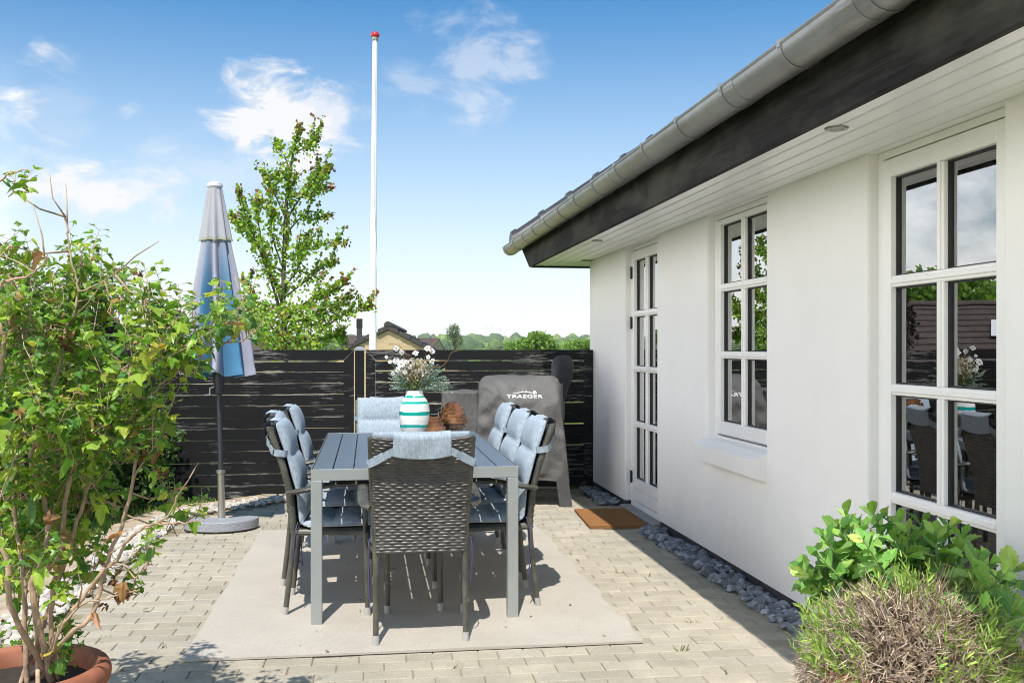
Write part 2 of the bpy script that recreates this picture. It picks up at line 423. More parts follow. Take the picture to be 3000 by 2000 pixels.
# ------------------------------------------------------------------ world, sun, camera
def build_world():
    w=D.worlds.new('World'); SC.world=w; w.use_nodes=True; n=w.node_tree.nodes; l=w.node_tree.links
    bg=n['Background']; bg.inputs['Strength'].default_value=SKY
    sk=n.new('ShaderNodeTexSky'); sk.sky_type='NISHITA'; sk.sun_disc=False
    sk.sun_elevation=R(60); sk.sun_rotation=R(185.5); sk.altitude=10; sk.air_density=1.0; sk.dust_density=.4; sk.ozone_density=1.6
    tc=n.new('ShaderNodeTexCoord')
    def math_(op,a,b=0,clamp=False,c=None):
        x=n.new('ShaderNodeMath'); x.operation=op; x.use_clamp=clamp
        for i,v in enumerate((a,b,c)):
            if v is None: continue
            if isinstance(v,(int,float)): x.inputs[i].default_value=v
            else: l.new(v,x.inputs[i])
        return x.outputs[0]
    nz=n.new('ShaderNodeTexNoise'); nz.inputs['Scale'].default_value=13; nz.inputs['Detail'].default_value=9; nz.inputs['Roughness'].default_value=.62; nz.inputs['Distortion'].default_value=.4
    mp=n.new('ShaderNodeMapping'); mp.inputs['Scale'].default_value=(1,1,1.9); l.new(tc.outputs['Generated'],mp.inputs['Vector']); l.new(mp.outputs[0],nz.inputs['Vector'])
    nf=nz.outputs['Fac']
    mask=None
    clouds=[((825,365),(.062,.056),1.5),((905,345),(.06,.045),.75),((760,250),(.03,.02),.3),((1395,175),(.080,.055),.40),((1195,235),(.06,.03),.28),((265,560),(.10,.040),1.0),((400,545),(.06,.04),.7),((185,300),(.05,.02),.14),((215,375),(.05,.02),.12),((375,330),(.02,.014),.35),((480,430),(.05,.03),.32),((680,500),(.08,.03),.25),
            ((1620,860),(.12,.03),.35),((1250,915),(.15,.03),.3),((330,830),(.15,.04),.3)]
    cl=[]
    for (c,r,k) in clouds:
        d=Vector(((c[0]-1500)/F,1,-(c[1]-1017)/F)).normalized(); cl.append((d,r,k))
    for az,el,r,k in ((-35,13,(.16,.07),.9),(-46,19,(.2,.07),.8),(-60,12,(.2,.08),.8),(-52,30,(.25,.09),.8),(60,25,(.3,.1),.8),(140,20,(.3,.1),.9),(200,30,(.35,.12),.9),(-110,30,(.35,.12),.8)):
        d=Vector((math.sin(R(az))*math.cos(R(el)),math.cos(R(az))*math.cos(R(el)),math.sin(R(el)))); cl.append((d,r,k))
    for d,r,k in cl:
        sub=n.new('ShaderNodeVectorMath'); sub.operation='SUBTRACT'; l.new(tc.outputs['Generated'],sub.inputs[0]); sub.inputs[1].default_value=d
        mul=n.new('ShaderNodeVectorMath'); mul.operation='MULTIPLY'; l.new(sub.outputs[0],mul.inputs[0]); mul.inputs[1].default_value=(1/r[0],1/r[0],1/r[1])
        ln=n.new('ShaderNodeVectorMath'); ln.operation='LENGTH'; l.new(mul.outputs[0],ln.inputs[0])
        v=math_('SUBTRACT',1.0,ln.outputs['Value'])                     # 1 at the centre, 0 at the rim
        v=math_('ADD',v,math_('MULTIPLY',math_('SUBTRACT',nf,.5),3.6))
        v=math_('MULTIPLY',v,1.35,True); v=math_('MINIMUM',math_('MULTIPLY',math_('MULTIPLY',v,v),k),.95)
        rim=math_('MULTIPLY',math_('SUBTRACT',1.75,ln.outputs['Value']),1.6,True); v=math_('MULTIPLY',v,rim)
        mask=v if mask is None else math_('MAXIMUM',mask,v)
    sep=n.new('ShaderNodeSeparateXYZ'); l.new(tc.outputs['Generated'],sep.inputs[0])
    # pale haze low in the sky
    hz=math_('MULTIPLY',math_('SUBTRACT',.36,sep.outputs['Z']),2.9,True); hz=math_('POWER',hz,1.55)
    hz=math_('MULTIPLY',hz,.97)
    deep=n.new('ShaderNodeMix'); deep.data_type='RGBA'; deep.blend_type='MULTIPLY'; deep.inputs[0].default_value=1
    l.new(sk.outputs[0],deep.inputs[6]); deep.inputs[7].default_value=SKYTINT
    m1=n.new('ShaderNodeMix'); m1.data_type='RGBA'; l.new(hz,m1.inputs[0]); l.new(deep.outputs[2],m1.inputs[6]); m1.inputs[7].default_value=HAZE
    m2=n.new('ShaderNodeMix'); m2.data_type='RGBA'; l.new(mask,m2.inputs[0]); l.new(m1.outputs[2],m2.inputs[6]); m2.inputs[7].default_value=CLOUD
    # unseen bright cloud bank, added low on the garden side to fill-light the wall
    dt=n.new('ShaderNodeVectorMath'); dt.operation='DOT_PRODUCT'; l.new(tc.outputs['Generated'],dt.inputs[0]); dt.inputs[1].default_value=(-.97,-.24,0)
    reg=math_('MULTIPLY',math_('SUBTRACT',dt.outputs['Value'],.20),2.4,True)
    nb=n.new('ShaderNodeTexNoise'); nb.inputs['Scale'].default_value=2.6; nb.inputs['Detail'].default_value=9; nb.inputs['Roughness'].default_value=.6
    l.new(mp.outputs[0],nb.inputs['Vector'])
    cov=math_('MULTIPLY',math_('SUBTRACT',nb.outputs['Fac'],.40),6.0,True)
    m3=n.new('ShaderNodeMix'); m3.data_type='RGBA'; low=math_('MULTIPLY',math_('SUBTRACT',.62,sep.outputs['Z']),3.6,True); l.new(math_('MULTIPLY',math_('MULTIPLY',reg,cov),low),m3.inputs[0]); l.new(m2.outputs[2],m3.inputs[6]); m3.inputs[7].default_value=FILLCLOUD
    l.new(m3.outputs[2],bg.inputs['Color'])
SKY=.11; SKYTINT=(.24,.72,.98,1); HAZE=(7.4,7.35,7.1,1); CLOUD=(6.3,6.3,6.4,1); FILLCLOUD=(25,24,22.8,1)
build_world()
sun=D.lights.new('sun','SUN'); sun.energy=4.2; sun.angle=R(.53); sun.color=(1,.955,.89)
so=D.objects.new('sun',sun); COL.objects.link(so)
so.rotation_euler=Vector((.0549,.5737,-1)).to_track_quat('-Z','Y').to_euler()
cam=D.cameras.new('camera'); cam.lens=36*F/3000; cam.sensor_width=36; cam.shift_y=17/3000; cam.clip_end=9000; cam.clip_start=.05
co=D.objects.new('camera',cam); COL.objects.link(co); co.location=(0,0,H); co.rotation_euler=(R(90),0,0); SC.camera=co
SC.view_settings.view_transform='Standard'; SC.view_settings.look='None'; SC.view_settings.gamma=1; SC.view_settings.exposure=.50
SC.cycles.max_bounces=10; SC.cycles.transparent_max_bounces=12; SC.cycles.diffuse_bounces=5
SC.cycles.use_denoising=True; SC.cycles.denoiser='OPENIMAGEDENOISE'; SC.cycles.denoising_prefilter='ACCURATE'; SC.cycles.denoising_input_passes='RGB_ALBEDO_NORMAL'; SC.cycles.filter_width=1.0; SC.world.cycles.sampling_method='MANUAL'; SC.world.cycles.sample_map_resolution=2048; SC.cycles.sample_clamp_indirect=4

# ------------------------------------------------------------------ leaves
def leaf_template(half, fold=.25, curl=.35, jit=0):
    """half: right outline from base (0,0) to tip (0,1). Returns verts (n,3), faces."""
    sp=[(0,y) for y in (0,.35,.7,1)]
    out=[p for p in half[1:-1]]
    vs=[];f=[]
    def z(x,y): return abs(x)*fold - curl*y*y - .25*curl*abs(x)*2*abs(x)
    for x,y in sp: vs.append((x,y,z(x,y)))
    n=len(vs)
    for x,y in out: vs.append((x,y,z(x,y)))
    m=len(vs)
    for x,y in out: vs.append((-x,y,z(x,y)))
    if jit: vs=[(x+U(-jit,jit)*.6,y+U(-jit,jit)*.6,zq+U(-jit,jit)) if k>=4 else (x,y,zq) for k,(x,y,zq) in enumerate(vs)]
    k=len(out)
    f.append(tuple([0]+list(range(n,n+k))+[3,2,1]))
    f.append(tuple([0,1,2,3]+list(range(m+k-1,m-1,-1))))
    return np.array(vs),f
VIB=[(0,0),(.16,.02),(.36,.10),(.53,.34),(.60,.52),(.44,.50),(.30,.47),(.33,.60),(.24,.78),(.12,.88),(0,1)]
T_VIB=[leaf_template(VIB,f,c,.10) for f,c in ((.25,.25),(.45,.5),(.15,.65),(.5,.9),(-.1,.4),(.6,.2),(.35,1.1),(-.2,.8),(.3,-.2))]
OVAL=[(0,0),(.22,.12),(.36,.35),(.34,.6),(.2,.85),(0,1)]
T_OV=[leaf_template(OVAL,f,c) for f,c in ((.2,.2),(.4,.4),(.1,.5))]
ROUND=[(0,0),(.3,.05),(.47,.3),(.46,.6),(.26,.88),(0,1)]
T_RO=[leaf_template(ROUND,f,c) for f,c in ((.15,.15),(.3,.3),(.05,.45))]
SED=[(0,0),(.08,.08),(.18,.35),(.26,.52),(.24,.61),(.28,.67),(.20,.74),(.21,.81),(.11,.87),(.10,.94),(0,1)]
T_SE=[leaf_template(SED,f,c,.025) for f,c in ((.45,.05),(.65,.3),(.3,-.2),(.55,-.1),(.8,.15))]
BLADE=[(0,0),(.05,.2),(.055,.5),(.04,.8),(0,1)]
T_BL=[leaf_template(BLADE,.3,c) for c in (.1,.3,-.15)]
DIAM=(np.array([(0,0,0),(.3,.45,.06),(0,1,-.08),(-.3,.45,.06)]),[(0,1,2),(0,2,3)])
def put_leaf(mb,T,pos,d,up,size,col,wide=1.0):
    vs,f=T
    d=Vector(d).normalized(); x=d.cross(Vector(up))
    if x.length<1e-4: x=d.cross(Vector((1,0,0)))
    x.normalize(); u=x.cross(d)
    A=np.array([[x.x*wide,x.y*wide,x.z*wide],[d.x,d.y,d.z],[u.x,u.y,u.z]])*size
    w=vs@A+np.array(pos)
    mb.add(w.tolist(),f,col)
def rdir(zb=0.0,s=1.0):
    while True:
        v=Vector((U(-1,1),U(-1,1),U(-1,1)))
        if .05<v.length<1: break
    v.normalize(); v.z=v.z*s+zb; return v.normalized()
def cvar(c,h=.15,v=.25):
    k=1+U(-v,v); return (c[0]*k*(1+U(-h,h)),c[1]*k,c[2]*k*(1+U(-h,h)),1)
def pick(cols): return cvar(random.choices([c for c,w in cols],[w for c,w in cols])[0])

# ------------------------------------------------------------------ ground, paving
def gz(x,y):
    t=-x*ST+y*CT
    k=max(0,min(1,(t-9.7)/22)); k=k*k*(3-2*k)
    z=-.045-2.6*k
    if y>60: z-= min(1.8,(y-60)/120*1.8)
    return z
g=MB()
ys=[-40,-15,-5,0,3,5,7,8,9,9.6,10.2,11,12,14,17,20,24,28,34,45,60,90,140,220,400,800,1600,2600]
xs=[-2600,-900,-350,-140,-60,-30,-15,-9,-6,-4,-3,-2,-1,0,1,2,4,8,16,40,100,300,900,2600]
w=len(xs)
g.add([(x,y,gz(x,y)) for y in ys for x in xs],[(j*w+i,j*w+i+1,(j+1)*w+i+1,(j+1)*w+i) for j in range(len(ys)-1) for i in range(w-1)])
tag(g.build('ground',M['ground'],smooth=True),kind='structure')

INN=[(-1.75,.5),(-2.05,3.5),(-2.234,5.14),(-2.317,5.88),(-2.437,6.87),(-2.50,7.5),(-2.45,7.95),(-2.28,8.2),(-1.925,8.61),(-1.45,9.0)]
def offs(poly,d):
    out=[]
    for i,p in enumerate(poly):
        a=Vector(poly[max(i-1,0)]); b=Vector(poly[min(i+1,len(poly)-1)]); t=(b-a).normalized()
        out.append((p[0]-t.y*d,p[1]+t.x*d))
    return out
OUT1=offs(INN,.27); OUT2=offs(INN,.47)
def inside_left(x,y):          # right of the inner boundary?
    for (x0,y0),(x1,y1) in zip(INN,INN[1:]):
        if y0<=y<=y1 or y1<=y<=y0:
            return x > x0+(x1-x0)*(y-y0)/(y1-y0)
    return y<.5
PA=R(7.2); pc,ps=math.cos(PA),math.sin(PA)
pav=MB(); bl,bh,gp=.198,.108,.0045
for j in range(-10,88):
    v=j*bh
    for i in range(-24,20):
        u=(i+(.5 if j%2 else 0)+.06*math.sin(j*1.7))*bl
        x=u*pc-v*ps; y=u*ps+v*pc
        a=x*CT+y*ST; t=-x*ST+y*CT
        if a>2.12 or t>9.22 or y<-.8: continue
        if a>2.0 and (1.0<t<7.0 or t>8.2): continue
        if y>.5 and not inside_left(x-.06,y): continue
        M4=Matrix.Translation((x,y,U(-.0015,.0015)))@Matrix.Rotation(PA+U(-.006,.006),4,'Z')@Matrix.Rotation(U(-.006,.006),4,'X')@Matrix.Rotation(U(-.004,.004),4,'Y')
        g1=gp*U(.5,1.3)
        pav.bbox(-bl/2+g1*.3,bl/2-g1*.3,-bh/2+g1*.7,bh/2-g1*.7,-.05,0,.004,(random.random(),0,0,1),M4)
tag(pav.build('patio_paving',M['paver']),kind='structure')
jn=MB()
poly=[(p[0],p[1]) for p in OUT2[:]]+[tuple(W(2.2,9.5)[:2]),tuple(W(2.2,-2)[:2]),(-1.9,-1.5)]
jn.add([(x,y,-.0065) for x,y in poly],[tuple(range(len(poly)-1,-1,-1))])
tag(jn.build('paving_ground',M['joint']),kind='structure')
# tan edging stones between pebbles and lawn
ed=MB()
for (p0,q0),(p1,q1) in zip(zip(OUT1,OUT2),zip(OUT1[1:],OUT2[1:])):
    n=max(1,round((Vector(p1)-Vector(p0)).length/.33))
    for k in range(n):
        f0=k/n+.012;f1=(k+1)/n-.012
        A=Vector(p0).lerp(Vector(p1),f0);B=Vector(p0).lerp(Vector(p1),f1);C2=Vector(q0).lerp(Vector(q1),f1);D2=Vector(q0).lerp(Vector(q1),f0)
        z=.012+U(-.006,.006)
        ed.add([(q.x,q.y,-.05) for q in (A,B,C2,D2)]+[(q.x,q.y,z+U(-.003,.003)) for q in (A,B,C2,D2)],[(4,7,6,5),(0,4,5,1),(1,5,6,2),(2,6,7,3),(3,7,4,0)])
tag(ed.build('path_edging',M['edging']),kind='structure')
# white pebbles
pb=MB()
for i in range(len(INN)-1):
    p0,p1=Vector(INN[i]),Vector(INN[i+1]); o0,o1=Vector(OUT1[i]),Vector(OUT1[i+1])
    if p1.y<3.2: continue
    for k in range(int((p1-p0).length*190)):
        f=random.random();s=U(.08,.95); A=p0.lerp(p1,f).lerp(o0.lerp(o1,f),s)
        b=U(.75,1.1); pb.rock((A.x,A.y,U(.0,.022)),U(.017,.036),(b,b*U(.95,1),b*U(.88,1),1))
tag(pb.build('white_gravel',M['pebblew'],smooth=45),'pale pebbles in a strip between paving and lawn','gravel',kind='stuff')
gs=MB()
for (t0,t1,n) in ((1.6,7.03,900),(8.22,9.05,150)):
    for k in range(n):
        p=W(U(1.94,2.095),U(t0,t1),U(.004,.034)); b=U(.5,1.75)
        gs.rock(p,U(.017,.036),(b,b,b*1.03,1),U(.4,.8))
tag(gs.build('grey_gravel',M['pebbleg'],smooth=30),'angular grey stones along the foot of the white wall','gravel',kind='stuff')
# lawn blades left of the edging, and behind the gate
gr=MB(); GC=[((.22,.30,.06),3),((.30,.34,.09),2),((.40,.38,.16),1)]
cnt=0
while cnt<9000:
    x,y=U(-4.6,-2.3),U(4.8,8.95)
    if y<.5: continue
    ok=True
    for i in range(len(OUT2)-1):
        (x0,y0),(x1,y1)=OUT2[i],OUT2[i+1]
        if min(y0,y1)<=y<=max(y0,y1) and y0!=y1:
            ok = x < x0+(x1-x0)*(y-y0)/(y1-y0)
    if not ok or (-x*ST+y*CT)>9.1: continue
    cnt+=1; d=rdir(1.3); put_leaf(gr,T_BL[cnt%3],(x,y,-.047),d,rdir(),U(.04,.085),pick(GC),1.1)
for k in range(2600):
    p=W(U(-.1,2.1),9.3+abs(random.gauss(0,.5)),0); put_leaf(gr,T_BL[k%3],(p.x,p.y,gz(p.x,p.y)),rdir(1.2),rdir(),U(.06,.2),pick([((.22,.36,.05),1)]),1.6)
tag(gr.build('grass',M['grass']),'short lawn grass by the edging stones and behind the gate','grass',kind='stuff')
wd=MB()
for k in range(46):
    j=random.randint(24,74); u=round(U(-9,8)*2)/2*bl; v=(j+.5)*bh; x=u*pc-v*ps; y=u*ps+v*pc
    a=x*CT+y*ST
    if a>1.85 or not inside_left(x-.2,y) or y>9: continue
    for q in range(random.randint(4,14)):
        put_leaf(wd,T_BL[q%3],(x+U(-.03,.03)*pc,y+U(-.006,.006),-.004),rdir(.5),rdir(),U(.012,.04),pick([((.20,.20,.06),2),((.30,.26,.10),2),((.14,.24,.04),1)]),1.5)
lit=MB()
for k in range(70):
    x,y=U(-2.0,1.6),U(3.2,8.4)
    if not inside_left(x-.1,y) or x*CT+y*ST>1.9: continue
    z=.004 if not (-1.85<x<.62 and 4.2<y<7.4) else .018
    put_leaf(lit,T_VIB[k%9],(x,y,z+.004),(U(-1,1),U(-1,1),.1),(0,0,1),U(.008,.03),cvar(random.choice(((.30,.20,.10),(.20,.13,.07),(.38,.30,.16),(.24,.26,.09)))),.7)
tag(lit.build('leaf_litter',M['leaf']),'tiny dry leaves and crumbs scattered on the paving','litter',kind='stuff')
tag(wd.build('joint_weeds',M['grass']),'tiny weeds growing in the paving joints','weeds',kind='stuff')

# ------------------------------------------------------------------ house
HO=(2.10,5.0,0)
house=thing('white_house','white plastered house with black fascia and long zinc gutter beside the patio','house',W(*HO),TH)
OFF=(-HO[0],-HO[1],0)
OP=[(3.08,4.00,.0),(5.09,6.03,.76),(7.13,8.05,.0)]
ZS=2.151
wl=MB()
def wallseg(t0,t1,z0,z1,r0=True,r1=True):
    b=.014; pts=[]
    def corner(t,sgn,rd):
        if not rd: return [(2.10,t)]
        return [(2.10+b,t),(2.10+b*.3,t+sgn*b*.3),(2.10,t+sgn*b)]
    pts+=corner(t0,1,r0); pts+=corner(t1,-1,r1)[::-1]; pts+=[(2.42,t1),(2.42,t0)]
    wl.prism(pts,z0,z1)
wallseg(-3,3.08,.07,2.24,False); wallseg(4.00,7.13,.07,.735); wallseg(4.00,5.09,.735,2.24); wallseg(6.03,7.13,.735,2.24); wallseg(8.05,9.387,.07,2.24)
wl.box(2.421,7.0,9.08,9.387,.0,2.24); wl.box(2.42,7.0,-3,-2.7,.0,2.24); wl.box(6.7,7.0,-2.699,9.079,0,2.24)
wo=wl.build('wall',M['plaster'],house,off=OFF,recalc=True)
# window sill block
sl=MB()
pr=[(2.15,.772),(2.096,.762),(2.030,.728),(2.043,.628),(2.101,.612),(2.15,.612)]
vs=[];N=12
for k in range(N+1):
    t=5.085+(6.075-5.085)*k/N
    for (a,z) in pr: vs.append((a,t,z))
n=len(pr); sl.add(vs,[(k*n+i,(k+1)*n+i,(k+1)*n+(i+1)%n,k*n+(i+1)%n) for k in range(N) for i in range(n)]+[tuple(range(n)),tuple(N*n+i for i in range(n-1,-1,-1))])
sl.build('window_sill',M['plaster'],house,off=OFF,recalc=True)
pl=MB()
for t0,t1 in ((-3,3.05),(4.03,7.10),(8.08,9.37)): pl.box(2.118,2.4,t0,t1,-.2,.069)
pl.build('plinth',M['plinth'],house,off=OFF)
for t0,t1 in ((3.05,4.03),(7.10,8.08)):
    th=MB(); th.bbox(2.062,2.42,t0,t1,-.05,.036,.006); th.build('threshold',M['concrete'],house,off=OFF)
rm=MB(); rm.box(2.43,6.69,-2.69,9.07,.0,.04); rm.box(2.43,6.69,-2.69,9.07,2.245,2.27); rm.box(4.6,4.65,-2.6,9.0,.041,2.244)
rm.box(2.44,4.59,4.45,4.52,.041,2.244); rm.box(2.44,4.59,6.6,6.67,.041,2.244)
rm.build('interior',M['room'],house,off=OFF)
ctn=MB()
def curtain(t0,t1,z0,z1):
    n=60
    def fn(u,v):
        t=t0+(t1-t0)*u; return (2.50+.022*math.sin(t*2*math.pi/.055)+.006*math.sin(t*37),t,z0+(z1-z0)*v)
    ctn.grid(fn,n,1)
for t0,t1,z0 in ((3.84,4.05,.06),(3.0,3.2,.06),(5.9,6.08,.78),(5.05,5.2,.78),(7.85,8.1,.06),(7.1,7.3,.06)): curtain(t0,t1,z0,2.2)
ctn.build('curtain',M['curtain'],house,off=OFF,smooth=True)
ROWS=[(.266,.685),(.731,1.133),(1.178,1.579),(1.625,2.037)]
WROWS=[(.876,1.262),(1.305,1.671),(1.717,2.08)]
def joinery(name,t0,t1,z0,rows,door,hinge=1):
    base=thing(name,None,None); base.parent=house; base.location=(0,0,0)
    del_keys=[k for k in ('label','category') if k in base.keys()]
    fw=.042; A0=2.150; z1=ZS-.001
    fr=MB(); e=.002
    fr.bbox(A0,2.27,t0+.001,t0+fw,z0,z1,e); fr.bbox(A0,2.27,t1-fw,t1-.001,z0,z1,e)
    fr.bbox(A0,2.27,t0+fw,t1-fw,z1-.032,z1,e); fr.bbox(A0-.006 if door else A0,2.27,t0+fw,t1-fw,z0,z0+(.045 if door else .05),e)
    if not door: fr.bbox(A0-.02,2.2,t0+.003,t1-.003,z0+.004,z0+.018,e)
    fr.build('frame',M['whitepaint'],base,off=OFF)
    lf=MB(); a0=A0-.003; T0=t0+fw+.005;T1=t1-fw-.005; zt=z1-.038; zb=z0+(.050 if door else .062)
    stl=.060; P0=T0+stl; P1=T1-stl; mid=(P0+P1)/2; mw=.048
    lf.bbox(a0,2.215,T0,P0,zb,zt,.003); lf.bbox(a0,2.215,P1,T1,zb,zt,.003)
    lf.bbox(a0,2.215,P0,P1,rows[-1][1],zt,.002)
    lf.bbox(a0,2.215,P0,P1,rows[0][0]-.075,rows[0][0],.002)
    if door:
        lf.bbox(a0,2.215,P0,P1,zb,rows[0][0]-.085,.003); lf.box(a0+.012,2.21,P0,P1,rows[0][0]-.086,rows[0][0]-.074)
    else: lf.bbox(a0,2.215,P0,P1,zb,rows[0][0]-.076,.002)
    for (r0,r1),(s0,s1) in zip(rows,rows[1:]):
        lf.bbox(a0+.004,2.20,P0,P1,r1,s0,.004); lf.bbox(a0-.004,2.15+.01,P0,P1,(r1+s0)/2-.010,(r1+s0)/2+.010,.003)
    for (r0,r1) in rows:
        lf.bbox(a0+.006,2.20,mid-mw/2,mid+mw/2,r0,r1,.004); lf.bbox(a0-.002,2.16,mid-.010,mid+.010,r0,r1,.003)
    lf.build('sash',M['whitepaint'],base,off=OFF)
    gl=MB();gk=MB()
    for (r0,r1) in rows:
        for (p0,p1) in ((P0,mid-mw/2),(mid+mw/2,P1)):
            gl.box(2.183,2.187,p0+.006,p1-.006,r0+.006,r1-.006)
            k=.007
            gk.box(2.172,2.195,p0,p0+k,r0,r1); gk.box(2.172,2.195,p1-k,p1,r0,r1)
            gk.box(2.172,2.195,p0+k,p1-k,r0,r0+k); gk.box(2.172,2.195,p0+k,p1-k,r1-k,r1)
    gl.build('pane',M['glass'],base,off=OFF); gk.build('gasket',M['gasket'],base,off=OFF)
    if door and hinge>0:
        for z in (.27,1.53,1.94):
            ht=t1-fw-.002 if hinge>0 else t0+fw+.002; hg=MB(); hg.tube([(A0-.012,ht,z-.05),(A0-.012,ht,z+.05)],.009,10); hg.box(A0-.005,A0+.001,ht-.02,ht+.022,z-.045,z+.045)
            hg.build('hinge',M['poledark'],base,off=OFF)
    return base
joinery('glazed_door',3.08,4.00,.037,ROWS,True,-1)
joinery('window',5.09,6.03,.735,WROWS,False)
joinery('glazed_door',7.13,8.05,.037,ROWS,True)
# soffit: five boards
sf=MB(); nb=5; a0,a1=1.640,2.10; w=(a1-a0)/nb
for k in range(nb):
    sf.bbox(a0+k*w+.0045,a0+(k+1)*w-.0045,-3,9.985,ZS,ZS+.018,.004)
sf.box(2.101,2.41,9.39,9.985,ZS,ZS+.018); sf.box(a0,2.10,-3,9.98,ZS+.03,ZS+.04); sf.box(2.421,7,9.388,9.98,ZS,ZS+.018)
for t0_,t1_,_z in OP: sf.box(2.1005,2.30,t0_-.02,t1_+.02,ZS+.0005,ZS+.03)
sf.build('soffit',M['soffit'],house,off=OFF)
fa=MB()
fa.prism([(-3,2.139),(9.99,2.139),(10.56,2.405),(10.56,2.44),(-3,2.44)],1.6115,1.6385,axis=0)
fa.bbox(1.607,1.6114,-3,9.995,2.139,2.163,.001)
fa.box(1.639,7.0,9.986,10.02,2.135,2.175)
fa.build('fascia',M['fascia'],house,off=OFF,recalc=True)
# gutter
gu=MB(); gc,gzc,gr_=1.5265,2.404,.0815; G0,G1=-3,10.76
def ringpts(r,a0=180,a1=360,n=16): return [(gc+r*math.cos(R(a0+(a1-a0)*k/n)),gzc+r*math.sin(R(a0+(a1-a0)*k/n))) for k in range(n+1)]
o=ringpts(gr_); i_=ringpts(gr_-.003)[::-1]
prof=o+i_
n=len(prof)
gu.add([(a,t,z) for t in (G0,G1) for a,z in prof],[(k,(k+1)%n,n+(k+1)%n,n+k) for k in range(n)])
gu.add([(a,G1,z) for a,z in ringpts(gr_-.001)],[tuple(range(17))])
bead=[(gc-gr_+.004+.0095*math.cos(R(k*45)),gzc+.003+.0095*math.sin(R(k*45))) for k in range(8)]
gu.add([(a,t,z) for t in (G0,G1) for a,z in bead],[(k,(k+1)%8,8+(k+1)%8,8+k) for k in range(8)]+[tuple(range(8)),tuple(range(15,7,-1))])
gt=gu.build('gutter',M['zinc'],house,off=OFF,smooth=40,recalc=True)
for k in range(22):
    t=10.75-.12-.604*k
    if t<-2: break
    br=MB(); pts=[(a,z) for a,z in ringpts(gr_+.0042)]+[(a,z) for a,z in ringpts(gr_+.0012)[::-1]]
    n=len(pts); br.add([(a,tt,z) for tt in (t-.013,t+.013) for a,z in pts],[(q,(q+1)%n,n+(q+1)%n,n+q) for q in range(n)]+[tuple(range(n)),tuple(range(2*n-1,n-1,-1))])
    br.box(gc-gr_-.007,gc-gr_+.012,t-.012,t+.012,gzc-.012,gzc+.016)
    br.build('gutter_bracket',M['zinc'],gt,off=OFF,recalc=True)
for t in (10.2,8.9,6.0,3.9,2.9,1.0):
    br=MB(); pts=[(a,z) for a,z in ringpts(gr_+.0022)]+[(a,z) for a,z in ringpts(gr_+.0005)[::-1]]
    n=len(pts); br.add([(a,tt,z) for tt in (t-.05,t+.05) for a,z in pts],[(q,(q+1)%n,n+(q+1)%n,n+q) for q in range(n)]+[tuple(range(n)),tuple(range(2*n-1,n-1,-1))])
    br.build('gutter_joint',M['zinc'],gt,off=OFF,recalc=True)
# roof tiles
rf=MB(); TA=math.tan(R(35)); RA0=1.535; RT1=10.60
def roofz(a): return 2.412+(a-RA0)*TA
ncr=9; nt=int((RT1+3)/.025)
def tilewave(t):
    ph=((RT1-t)/.30)%1.0
    return .030*math.exp(-((ph-.5)/.12)**2)
for c in range(ncr):
    A0=RA0+c*.30; A1=A0+.32
    rf.grid(lambda u,v: (A0+(A1-A0)*v, -3+(RT1+3)*u, roofz(A0+(A1-A0)*v)+.026*(1-v)+tilewave(-3+(RT1+3)*u)),nt,1)
    rf.grid(lambda u,v: (A0, -3+(RT1+3)*u, roofz(A0)+.026*v+tilewave(-3+(RT1+3)*u)*(.2+.8*v)-.012*(1-v)),nt,1)
AR=RA0+ncr*.30
rf.box(AR-.02,AR+.12,-3,RT1,roofz(AR)-.05,roofz(AR)+.06)
rf.add([(AR+.1,-3,roofz(AR)),(AR+.1,RT1,roofz(AR)),(AR+2.9,RT1,roofz(AR)-2.8*TA),(AR+2.9,-3,roofz(AR)-2.8*TA)],[(0,1,2,3)])
rf.add([(1.60,-3,2.44),(1.60,RT1,2.44),(AR,RT1,roofz(AR)-.04),(AR,-3,roofz(AR)-.04)],[(0,1,2,3)])
rf.box(7.0,7.3,-3,10.0,2.0,2.4)
rf.prism([(2.0,2.15),(7.0,2.15),(AR,roofz(AR)-.1)],9.2,9.38,axis=1)
rf.prism([(2.0,2.15),(7.0,2.15),(AR,roofz(AR)-.1)],-2.99,-2.8,axis=1)
rfo=rf.build('roof',M['tile'],house,off=OFF,smooth=35)
for c in range(ncr+1):
    A=RA0-.03+c*.30; vt=MB(); n=14; vs=[]
    for (da,rr) in ((0,.125),(.05,.125),(.055,.105),(.33,.10)):
        for k in range(n+1):
            an=math.pi*k/n; vs.append((A+da,RT1-.02+rr*math.cos(an),roofz(A+da)+.045+rr*1.0*math.sin(an)))
    f=[(j*(n+1)+k,j*(n+1)+k+1,(j+1)*(n+1)+k+1,(j+1)*(n+1)+k) for j in range(3) for k in range(n)]+[tuple(range(n+1))]
    vt.add(vs,f); vt.build('verge_tile',M['tile'],rfo,off=OFF,smooth=40,recalc=True)
for (a,y) in ((1.745,7.70),(1.737,3.752)):
    t=(y-a*ST)/CT; dl=MB()
    dl.lathe([(.026,ZS-.001),(.028,ZS-.005),(.041,ZS-.007),(.044,ZS-.003),(.044,ZS+.0005)],24,(a,t,0))
    dl.lathe([(.0,ZS+.002-.008),(.026,ZS-.003)],24,(a,t,0))
    dl.build('downlight',M['lampsteel'],house,off=OFF,smooth=40,recalc=True)
for o_ in (x for x in D.objects if x.parent==house and x.type=='EMPTY'):
    for k in ('label','category'):
        if k in o_.keys(): del o_[k]
# doormat
mt=MB(); c=W(1.845,7.55); 
mt.grid(lambda u,v:(-.215+.43*u,-.40+.80*v,.020+.0022*mnoise.noise(Vector((u*40,v*70,0)))),60,100)
mt.box(-.215,.215,-.40,.40,.0,.0185)
o=mt.build('doormat',M['coir']); o.location=(c.x,c.y,.003); o.rotation_euler=(0,0,TH*.55)
tag(o,'rusty brown coir doormat in front of the narrow glazed door','doormat')

